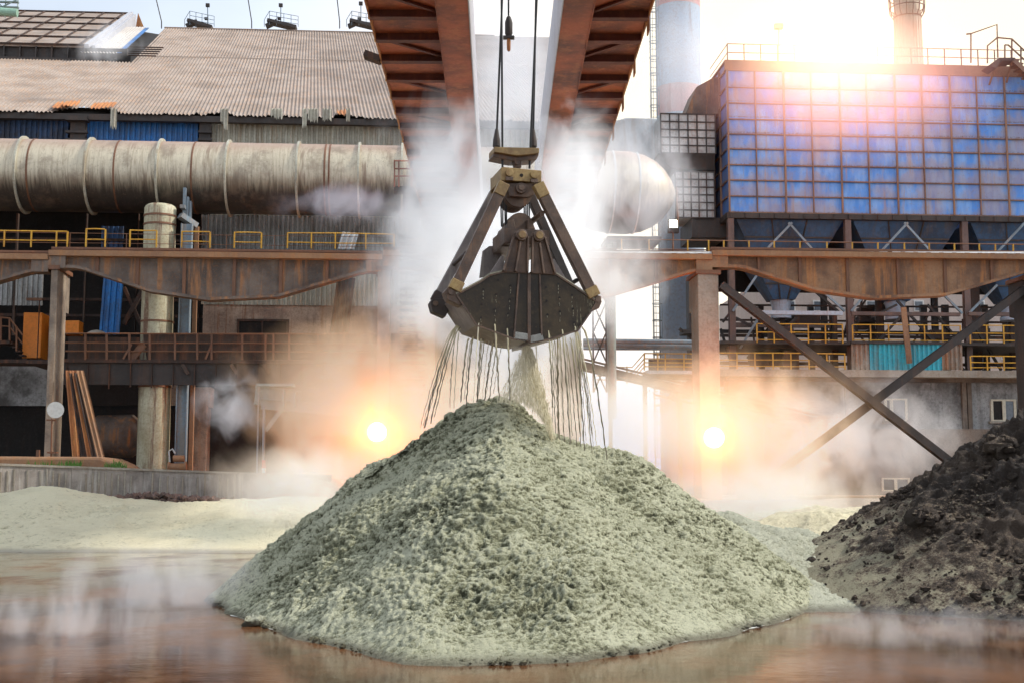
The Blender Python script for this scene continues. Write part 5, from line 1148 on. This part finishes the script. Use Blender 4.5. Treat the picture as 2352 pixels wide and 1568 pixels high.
m = MB(WLD)
for k in range(240):                                 # little crumbs along the water line of the tall heap
    i = rd.randrange(len(base) - 1); f = rd.random(); x = base[i][0] * (1 - f) + base[i+1][0] * f; y = base[i][1] * (1 - f) + base[i+1][1] * f
    dx, dy = x - PX_, y - PY_; s = 1 - rd.random() * .04; clod(m, (PX_ + dx * s, PY_ + dy * s, .03), .02 + .05 * rd.random() ** 3, k + 900)
o = m.build('crumbs', M['pile'], bpy.data.objects['slag_heap'], smooth=True); tag(o, kind='stuff'); set_lump(o, np.full(len(o.data.vertices), .4))
m = MB(WLD)
for k in range(420):
    u = rd.triangular(150, 640, 300); Y = 57.5 + rd.random() * 2.2 + (u - 200) * .004
    z = 1.55 + .38 * rd.random() * max(0, 1 - abs(u - 340) / 260); p = W(u, 1160, Y); s = rd.uniform(.07, .2)
    a = Vector((p.x, Y, z)); t_ = Vector((rd.uniform(-1, 1), rd.uniform(-1, 1), rd.uniform(-.5, .5))).normalized(); m.beam(a - t_ * s, a + t_ * s, s * 1.1, s * .8, (rd.uniform(-1, 1), rd.uniform(-.3, .3), 1))
solo(m, 'rubble', M['brick'], 'strip of broken brick rubble at the foot of the retaining wall', 'rubble'); bpy.data.objects['rubble']['kind'] = 'stuff'
m = MB(WLD); p = W(622, 1160, 61); m.tube([p + Vector((.55 * math.cos(a_), 0, .38 * math.sin(a_))) for a_ in np.linspace(-.2, 3.3, 14)], .03, 5); solo(m, 'wire_hoop', M['rail'], 'bent wire hoop standing at the foot of the retaining wall', 'wire')

# the pond
t = NT('muddy_brown_water'); p = t.pos()
mp = t.n('ShaderNodeMapping', {0: p, 3: (.8, 1.2, 1)}); w1 = t.n('ShaderNodeTexNoise', {'Vector': mp.outputs[0], 'Scale': 2.2, 'Detail': 4.0, 'Roughness': .55}).outputs['Fac']
w2 = t.noise(p, 11, 4, .6, (.8, 1.2, 1)); n1 = t.noise(p, .5, 5, .65, (1, .6, 1)); foam = t.noise(p, 9, 4, .7, (.6, 1.2, 1)); fz = t.noise(p, .5, 3, .6, (1, .6, 1), (4, 4, 0))
c = t.mix(t.ramp(n1, .35, .65), (.065, .025, .009), (.18, .078, .032))
c = t.mix(t.math('MULTIPLY', t.math('MULTIPLY', t.ramp(foam, .60, .70), t.ramp(fz, .52, .62)), .5), c, (.62, .58, .52))
t.bsdf(c, t.math('ADD', .05, t.math('MULTIPLY', t.ramp(n1, .4, .7), .18)), 0, t.bump(t.math('ADD', w1, t.math('MULTIPLY', w2, .3)), .07, .04), IOR=1.33); M['water'] = t.m
me = bpy.data.meshes.new('water'); me.from_pydata([(-70, -20, 0), (70, -20, 0), (70, 56, 0), (-70, 56, 0)], [], [(0, 1, 2, 3)]); me.materials.append(M['water'])
o = bpy.data.objects.new('water', me); C.objects.link(o); tag(o, kind='structure')
# pale froth where the heaps meet the water
m = MB(WLD)
th_s = np.linspace(math.pi + .02, 2 * math.pi + .12, 900); rs_ = np.linspace(4.5, 10, 700)
TH, RS = np.meshgrid(th_s, rs_, indexing='ij')
zz = zmain(PX_ + RS * np.cos(TH), PY_ + RS * np.sin(TH))
r0 = rs_[np.argmax(zz < .035, axis=1)]
wd = .05 * np.clip(.35 + 1.1 * fbm(th_s * 16, th_s * 0, th_s * 0, 1.0, 4, .6, 3), 0, 1.4) + .004
wave = .03 * fbm(th_s * 40, th_s * 0, th_s * 0, 1.0, 3, .6, 8)
vs, fs = [], []
for i, th_ in enumerate(th_s):
    for rr_ in (r0[i] - .10, r0[i] + wd[i] + wave[i] * .6): vs.append((PX_ + rr_ * math.cos(th_), PY_ + rr_ * math.sin(th_), .006))
    if i: fs.append((2*i-2, 2*i-1, 2*i+1, 2*i))
m.add(vs, fs)
M['froth'] = plain('pale_froth', (.66, .66, .60), .6, 0, .3)
o = m.build('froth', M['froth'], bpy.data.objects['slag_heap'], smooth=True); tag(o, kind='stuff')

# ------------------------------------------------------------------ slurry draining from the grab
def Sx(cx, cy, y): return hit(861.3 + cx * .3418, 717.7 + cy * .3418, GRB, (0, y, 0), (0, 1, 0))
t = NT('dark_slurry'); p = t.pos(); z_ = t.n('ShaderNodeSeparateXYZ', {0: p}).outputs[2]; n = t.noise(p, 5, 3)
c = t.mix(t.ramp(t.math('ADD', z_, t.math('MULTIPLY', n, .9)), 4.7, 5.5), (.17, .145, .085), (.58, .52, .33)); t.bsdf(c, .3); M['slurry_dark'] = t.m
M['slurry_pale'] = plain('pale_slurry', (.82, .75, .55), .4, 0, .2); M['slurry_mid'] = plain('olive_slurry', (.64, .56, .36), .4, 0, .3)
jets = [((572, 72), (330, 775), .62, 2, 'd'), ((584, 66), (372, 745), .55, 2, 'd'), ((600, 60), (400, 700), .5, 1, 'd'), ((566, 125), (530, 640), .3, 1, 'p'), ((630, 175), (575, 600), .3, 2, 'd'), ((662, 160), (612, 625), .3, 2, 'd'), ((706, 40), (655, 615), F, 1, 'p'), ((722, 130), (684, 600), .4, 2, 'd'), ((752, 130), (690, 600), .4, 1, 'd'), ((812, 150), (736, 588), .3, 2, 'd'), ((798, 66), (826, 588), F, 2, 'd'), ((836, 180), (768, 588), .3, 1, 'd'), ((884, 96), (900, 590), F, 2, 'd'), ((1160, 105), (1186, 640), F, 2, 'd'), ((1180, 130), (1204, 810), F, 1, 'd'), ((1228, 165), (1232, 860), .3, 2, 'd'), ((1206, 190), (1240, 850), .3, 1, 'd'), ((1248, 90), (1302, 885), F, 2, 'd'), ((1240, 170), (1272, 870), .3, 1, 'd'), ((1282, 200), (1358, 905), .3, 1, 'd'), ((1334, 66), (1398, 925), F, 2, 'd'), ((1312, 170), (1386, 915), .3, 1, 'd'), ((1350, 120), (1448, 945), F, 1, 'd'), ((1390, 96), (1560, 985), F + .1, 2, 'd'), ((1372, 230), (1500, 960), .3, 1, 'p'), ((1080, 220), (1098, 520), .3, 1, 'p')]
rj = random.Random(3)
for k in range(26):                                  # fainter jets between the strong ones
    a, b, y, w_, kd = jets[rj.randrange(26)]; o_ = rj.uniform(-26, 26)
    jets.append(((a[0] + o_, a[1] + rj.uniform(0, 40)), (b[0] + o_ * 1.2, b[1] - rj.uniform(0, 120)), rj.choice((.1, .35, .55)), 0, rj.choice('pd')))
for k, (a, b, y, wgt, kd) in enumerate(jets):
    p0, p1 = Sx(*a, y), Sx(*b, y); m = MB(GRB)
    out = .10 if y == F else 0
    n_ = 34; pts_, rs_ = [], []
    ph, ph2 = rj.uniform(0, 6), rj.uniform(0, 6)
    for i in range(n_ + 1):
        f = i / n_; fx = math.sqrt(f) * .62 + f * .38
        wv = .75 * (.008 * math.sin(f * (21 + 9 * k % 17) + ph) + .005 * math.sin(f * 43 + ph2) + .004 * math.sin(f * 67 + ph * 3)) * min(1, f * 2.5)
        pts_.append(Vector((p0.x + (p1.x - p0.x) * fx + wv, p0.y - out * math.sqrt(f) + wv * .5, p0.z + (p1.z - p0.z) * f ** 1.0 + (.03 * math.sin(min(f * 14, math.pi)) if y == F else 0))))
        rs_.append((.0135 if wgt == 2 else .009 if wgt else .0055) * (1.25 - .45 * f) * (1 + .22 * math.sin(f * 47 + ph2)))
    m.tube(pts_, rs_, 6); hd = 'pale' if (kd == 'p') else 'dark'
    o = solo(m, 'slurry_jet', M['slurry_' + hd], ('thin pale' if kd == 'p' else 'thin dark') + ' muddy jet draining from the closed grab onto the heap', 'water jet', 'muddy jets draining from the grab', smooth=True)
def drop(mb, p, ln, r, tilt):                        # one falling splash, drawn out by its own weight
    q = Vector(p) + Vector((tilt * ln, 0, -ln)); mb.tube([p, Vector(p).lerp(q, .35), q], [r * .25, r, r * .2], 4)
m = MB(GRB)
for k in range(5200):
    y = rj.uniform(-.55, .45); e = rj.random(); f = rj.random() ** .8
    a = Sx(rj.triangular(990, 1055, 1024), 215, y); b = Sx(815 + 385 * e ** .62 + rj.gauss(0, 12), 580 + 265 * e ** 2.2, y)
    fx = f * .8 + .2 * math.sqrt(f)
    drop(m, (a.x + (b.x - a.x) * fx, a.y, a.z + (b.z - a.z) * f), rj.uniform(.03, .13), rj.uniform(.002, .0055), (b.x - a.x) / (a.z - b.z) * .8)
fall = m.build('slurry_fall', M['slurry_pale'], None, smooth=True); tag(fall, 'broad pale curtain of slurry falling from the grab seam', 'slurry', kind='stuff')
m = MB(GRB)
for k in range(1700):
    y = rj.uniform(-.5, .3); f = rj.random(); a = Sx(1024 + rj.gauss(0, 5), 215, y); e = rj.gauss(0, 1) - (rj.random() ** 3) * 5 * (1 - f); b = Sx(1188, 835, y)
    fx = f * .55 + .45 * f ** .55; wdt = .012 + .035 * math.sin(f * math.pi)
    drop(m, (a.x + (b.x - a.x) * fx + e * wdt, a.y, a.z + (b.z - a.z) * f), rj.uniform(.03, .12), rj.uniform(.003, .008), .12)
fall2 = m.build('slurry_fall', M['slurry_mid'], None, smooth=True); tag(fall2, 'dense olive strand of slurry slanting from the grab seam', 'slurry', kind='stuff')

# ------------------------------------------------------------------ glowing lamps in the steam
M['fire'] = glow('glowing_furnace_lamp', (1.0, .17, .018), LAMP)
for lab, u, v, Y, r in (('glowing yellow lamp in orange steam beside the dark bays of the mill', 866, 991, 68.3, .50), ('glowing yellow lamp in orange steam before the pale concrete column', 1640, 1004, 70.8, .55)):
    c = W(u, v, Y); th = thing('glowing_lamp', lab, 'lamp', (c.x, c.y, c.z - r), WLD, 'glowing lamps in the steam')
    bm = MB(WLD); prof = [(r * math.cos(a_) * -1, max(.004, r * math.sin(a_))) for a_ in np.linspace(0.02, math.pi - .02, 9)]
    bm.lathe(c, (0, 0, 1), prof, 14); bm.build('globe', M['fire'], th, smooth=True)
    m = MB(WLD); m.cyl((c.x, c.y + r + .02, c.z), (c.x + .1, c.y + 2.4, c.z), .07, seg=10); m.build('bracket', M['dark'], th)
# ------------------------------------------------------------------ steam: scattering volumes, with emission added for the missing light bounces
def steam_mat(name, dens, col, emit, ecol, scale, lo, hi, seed, sc3, edge=.15, grad=None, aniso=.0, rate=.6, detail=3.0, core=.25):
    t = NT(name); p = t.pos(); o = t.n('ShaderNodeTexCoord').outputs['Object']
    r = t.n('ShaderNodeVectorMath', {0: o}, operation='LENGTH').outputs['Value']
    fall = t.ramp(r, 1.0, edge)
    n = t.noise(p, scale, detail, .55, sc3, (seed * 3.7, seed * 1.3, seed * 2.1), .8)
    f = t.ramp(t.math('ADD', n, t.math('MULTIPLY', t.math('SUBTRACT', fall, .5), core)), lo, hi)
    d = t.math('MULTIPLY', t.math('MULTIPLY', f, fall), dens)
    s = t.n('ShaderNodeVolumeScatter', {'Color': col, 'Density': d, 'Anisotropy': aniso})
    e = t.n('ShaderNodeEmission', {'Color': ecol, 'Strength': t.math('MULTIPLY', d, emit)})
    a = t.n('ShaderNodeAddShader', {0: s, 1: e}); t.t.links.new(a.outputs[0], t.out.inputs['Volume'])
    t.m.cycles.volume_step_rate = rate; t.m.cycles.homogeneous_volume = False
    return t.m
def icos(n=2):
    import bmesh
    bm = bmesh.new(); bmesh.ops.create_icosphere(bm, subdivisions=n, radius=1.02); me = bpy.data.meshes.new('steam_cloud'); bm.to_mesh(me); bm.free(); return me
def steam(u, v, Y, rx, ry, rz, dens, label, name='steam_cloud', col=(.97, .97, .98), emit=.30, ecol=(.92, .95, 1.0), scale=.42, lo=.42, hi=.66, sc3=(1, 1, .75), group=None, **k):
    me = icos(); o = bpy.data.objects.new(name, me); C.objects.link(o); o.location = W(u, v, Y); o.scale = (rx, ry, rz)
    me.materials.append(steam_mat(name + '_volume', dens, col, emit, ecol, scale, lo, hi, len(bpy.data.materials) % 37, sc3, **k))
    return tag(o, label, 'steam', group, 'stuff')
GLOW_TINT = dict(col=(1.0, .68, .41), ecol=(1.0, .52, .25))  # orange lamp glow put into the steam's own scatter and emission colour
PEACH = dict(col=(1.0, .82, .64), ecol=(1.0, .70, .48))  # fainter outer glow, likewise tinted into the steam
steam(1190, 640, 34, 3.0, 4.0, 4.2, .85, 'dense white steam billowing up right behind the grab', lo=.43, hi=.58, scale=.65, detail=6.0, rate=.4)
steam(1030, 450, 45, 3.5, 5.0, 5.2, .62, 'pale steam rolling over the crane girder with yellow toe plates', lo=.465, hi=.62, scale=.6, detail=6.0, rate=.4)
steam(1320, 450, 44, 2.5, 4.5, 5.2, .62, 'pale steam rolling over the crane girder with bolted plates', lo=.465, hi=.60, scale=.6, detail=6.0, rate=.4)
steam(1185, 180, 56, 4.0, 7.0, 7.0, .16, 'thin bluish steam rising between the girders', lo=.34, hi=.68, ecol=(.74, .84, 1.0))
steam(985, 640, 52, 4.4, 5.5, 4.8, .30, 'drifting steam beside the ladder tower', lo=.44, hi=.60, scale=.6, detail=6.0, rate=.4)
steam(1430, 960, 60, 4.6, 4.5, 4.0, .50, 'peach steam filling the gap below the gangway', emit=.20, lo=.38, hi=.60, scale=.45, detail=5.0, **PEACH)
steam(1390, 640, 58, 4.2, 4.5, 4.2, .30, 'thin steam drifting before the sky gap beyond the grab', lo=.45, hi=.62, scale=.55, detail=5.0, ecol=(1, .95, .90))
steam(855, 950, 67.5, 9.6, 6.5, 8.0, .62, 'steam lit and tinted orange around the glowing lamp near the mill bays', emit=.17, lo=.41, hi=.58, scale=.36, detail=6.0, rate=.5, **GLOW_TINT)
steam(1170, 930, 40, 4.2, 4.0, 3.4, .50, 'bright haze right behind the top of the tall heap', emit=.30, lo=.36, hi=.60, scale=.5, detail=5.0, **PEACH)
steam(1660, 1010, 69, 11.5, 6.5, 6.8, .55, 'steam lit and tinted orange around the glowing lamp before the pale column', emit=.17, lo=.43, hi=.60, scale=.36, detail=6.0, rate=.5, **GLOW_TINT)
steam(1760, 1150, 50, 7.2, 4.5, 2.2, .42, 'low white steam between the tall heap and the dark heap', emit=.18, lo=.38, hi=.60, scale=.55, detail=5.0, **PEACH)
steam(690, 1110, 50, 4.6, 5.0, 2.3, .50, 'low peach coloured steam over the sand bank beside the tall heap', emit=.18, lo=.40, hi=.60, scale=.5, detail=5.0, **PEACH)
steam(1960, 1010, 79, 10.5, 4.0, 5.8, .24, 'wisps of white steam before the slab building', lo=.45, hi=.60, scale=.5, ecol=(1, .94, .88), detail=6.0)
steam(380, 1345, 25, 3.9, 2.2, 1.35, .42, 'steam drifting over the pond below the sand bank', lo=.46, hi=.66, scale=1.3, sc3=(1.3, 1, .6), ecol=(.97, .92, .92), emit=.24, detail=4.0)
steam(130, 1430, 20, 3.0, 1.8, .95, .34, 'wispy vapour over the near brown water', lo=.48, hi=.66, scale=1.8, sc3=(1.6, 1, .5), ecol=(.95, .90, .92), emit=.22, detail=4.0)
steam(2060, 1440, 18.5, 3.2, 1.3, .55, .36, 'wispy vapour over the water below the dark heap', lo=.48, hi=.66, scale=2.2, sc3=(1.3, 1, .7), ecol=(.97, .92, .90), emit=.22, detail=4.0)
steam(800, 470, 73, 6.5, 2.2, 2.0, 1.0, 'dark grey smoke trailing under the gas duct', name='smoke_cloud', col=(.28, .27, .32), emit=.05, ecol=(.5, .5, .6), lo=.46, hi=.68, scale=.6)
steam(530, 930, 70, 3.2, 2.4, 3.0, .42, 'small white steam puffs in the dark bay', lo=.50, hi=.68, scale=.8)
steam(245, 108, 84, 3.5, 2.5, 2.2, .28, 'small bluish wisp of steam by the roof patch', lo=.46, hi=.66, scale=.7)
steam(1480, 420, 66, 4.5, 4.0, 6.0, .26, 'dusky steam drifting before the gridded duct', lo=.44, hi=.66, ecol=(.80, .84, .92), scale=.55)
steam(1570, 130, 95, 5.0, 2.6, 9.0, .20, 'pale pink haze drifting in front of the banded chimney', ecol=(1.0, .90, .90), lo=.30, hi=.60, scale=.25)
for u, v, Y, lab in ((866, 991, 68.3, 'orange tinted mist added as halo of the lamp near the mill bays'), (1640, 1004, 70.8, 'orange tinted mist added as halo of the lamp before the pale column')):
    steam(u, v + 10, Y - 2.2, 5.0, 3.2, 4.6, .34, lab, name='halo_mist', col=(1.0, .50, .09), emit=.10, ecol=(1.0, .34, .03), lo=.36, hi=.62, scale=.36, edge=.0, detail=5.0)  # lamp halo painted by the mist's orange scatter colour and emission
steam(1960, 170, 80, 12.0, 3.5, 7.2, .27, 'pink self-glowing haze added as sun flare before the top of the filter house', name='flare_haze', col=(1.0, .50, .46), emit=1.25, ecol=(1.0, .40, .30), lo=.10, hi=.55, scale=.12, edge=.0)  # emission imitates the pink outer glow of the flare
steam(1900, 110, 80, 8.0, 3.0, 4.8, .25, 'yellow self-glowing haze added as sun flare over the roof edge of the filter house', name='flare_haze', col=(1.0, .8, .45), emit=1.4, ecol=(1.0, .60, .20), lo=.10, hi=.55, scale=.12, edge=.0)  # emission imitates the yellow core of the flare
steam(1195, 850, 24.6, 85e-2, .55, 1.05, 1.7, 'fine pale spray hanging around the falling slurry', name='spray_cloud', col=(1.0, .94, .80), emit=.25, ecol=(1, .93, .78), lo=.38, hi=.62, scale=2.2)
# ------------------------------------------------------------------ daylight
SUN_EL, SUN_AZ = R(40), R(88)                        # azimuth from straight ahead towards the right
w = bpy.data.worlds.new('World'); sc.world = w; w.use_nodes = True; nt = w.node_tree; nt.nodes.clear()
def N(k, **p):
    x = nt.nodes.new(k)
    for a, b in p.items(): setattr(x, a, b)
    return x
wo, bg, sky = N('ShaderNodeOutputWorld'), N('ShaderNodeBackground'), N('ShaderNodeTexSky')
sky.sky_type = 'NISHITA'; sky.sun_disc = False; sky.sun_elevation = SUN_EL; sky.sun_rotation = SUN_AZ; sky.air_density = 1.0; sky.dust_density = 2.0
tc = N('ShaderNodeTexCoord'); mp = N('ShaderNodeMapping'); mp.inputs[3].default_value = (1, 1, 2.5); nz = N('ShaderNodeTexNoise'); nz.inputs['Scale'].default_value = 2.2; nz.inputs['Detail'].default_value = 5
mr = N('ShaderNodeMapRange'); mr.inputs[1].default_value = .25; mr.inputs[2].default_value = .55; mr.inputs[3].default_value = .55
mx = N('ShaderNodeMix', data_type='RGBA'); mx.inputs[7].default_value = (7.0, 7.8, 8.9, 1)
L_ = nt.links.new
L_(tc.outputs['Generated'], mp.inputs[0]); L_(mp.outputs[0], nz.inputs['Vector']); L_(nz.outputs['Fac'], mr.inputs[0]); L_(mr.outputs[0], mx.inputs[0]); L_(sky.outputs[0], mx.inputs[6])
# brighter, warmer glow painted into the sky for the flare behind the filter house
dt = N('ShaderNodeVectorMath', operation='DOT_PRODUCT'); gd = Vector((.245, .93, .29)).normalized(); dt.inputs[1].default_value = gd; L_(tc.outputs['Generated'], dt.inputs[0])
m2 = N('ShaderNodeMapRange', interpolation_type='SMOOTHSTEP'); m2.inputs[1].default_value = .955; m2.inputs[2].default_value = 1.0; L_(dt.outputs['Value'], m2.inputs[0])
m3 = N('ShaderNodeMapRange', interpolation_type='SMOOTHSTEP'); m3.inputs[1].default_value = .90; m3.inputs[2].default_value = .985; L_(dt.outputs['Value'], m3.inputs[0])
mx3 = N('ShaderNodeMix', data_type='RGBA'); mx3.inputs[7].default_value = (9.0, 8.4, 8.3, 1); L_(m3.outputs[0], mx3.inputs[0]); L_(mx.outputs[2], mx3.inputs[6])
mx2 = N('ShaderNodeMix', data_type='RGBA'); mx2.inputs[7].default_value = (10.5, 9.6, 7.4, 1); L_(m2.outputs[0], mx2.inputs[0]); L_(mx3.outputs[2], mx2.inputs[6])
L_(mx2.outputs[2], bg.inputs[0]); bg.inputs[1].default_value = .13; L_(bg.outputs[0], wo.inputs[0])
sl = bpy.data.lights.new('sun', 'SUN'); sl.energy = 3.7; sl.angle = R(5); sl.color = (1.0, .95, .86)
so = bpy.data.objects.new('sun', sl); C.objects.link(so)
sd = Vector((math.sin(SUN_AZ) * math.cos(SUN_EL), math.cos(SUN_AZ) * math.cos(SUN_EL), math.sin(SUN_EL)))
so.rotation_euler = sd.to_track_quat('Z', 'Y').to_euler(); so.location = sd * 60

sc.view_settings.view_transform = 'Standard'; sc.view_settings.look = 'None'; sc.view_settings.exposure = 0
sc.render.engine = 'CYCLES'; cy = sc.cycles
cy.use_denoising = True; cy.use_adaptive_sampling = True; cy.adaptive_threshold = .03
cy.max_bounces = 6; cy.diffuse_bounces = 3; cy.glossy_bounces = 2; cy.transmission_bounces = 2; cy.transparent_max_bounces = 16; cy.volume_bounces = 1
cy.sample_clamp_indirect = 4; cy.caustics_reflective = False; cy.caustics_refractive = False
cy.volume_step_rate = 1.0; cy.volume_max_steps = 256
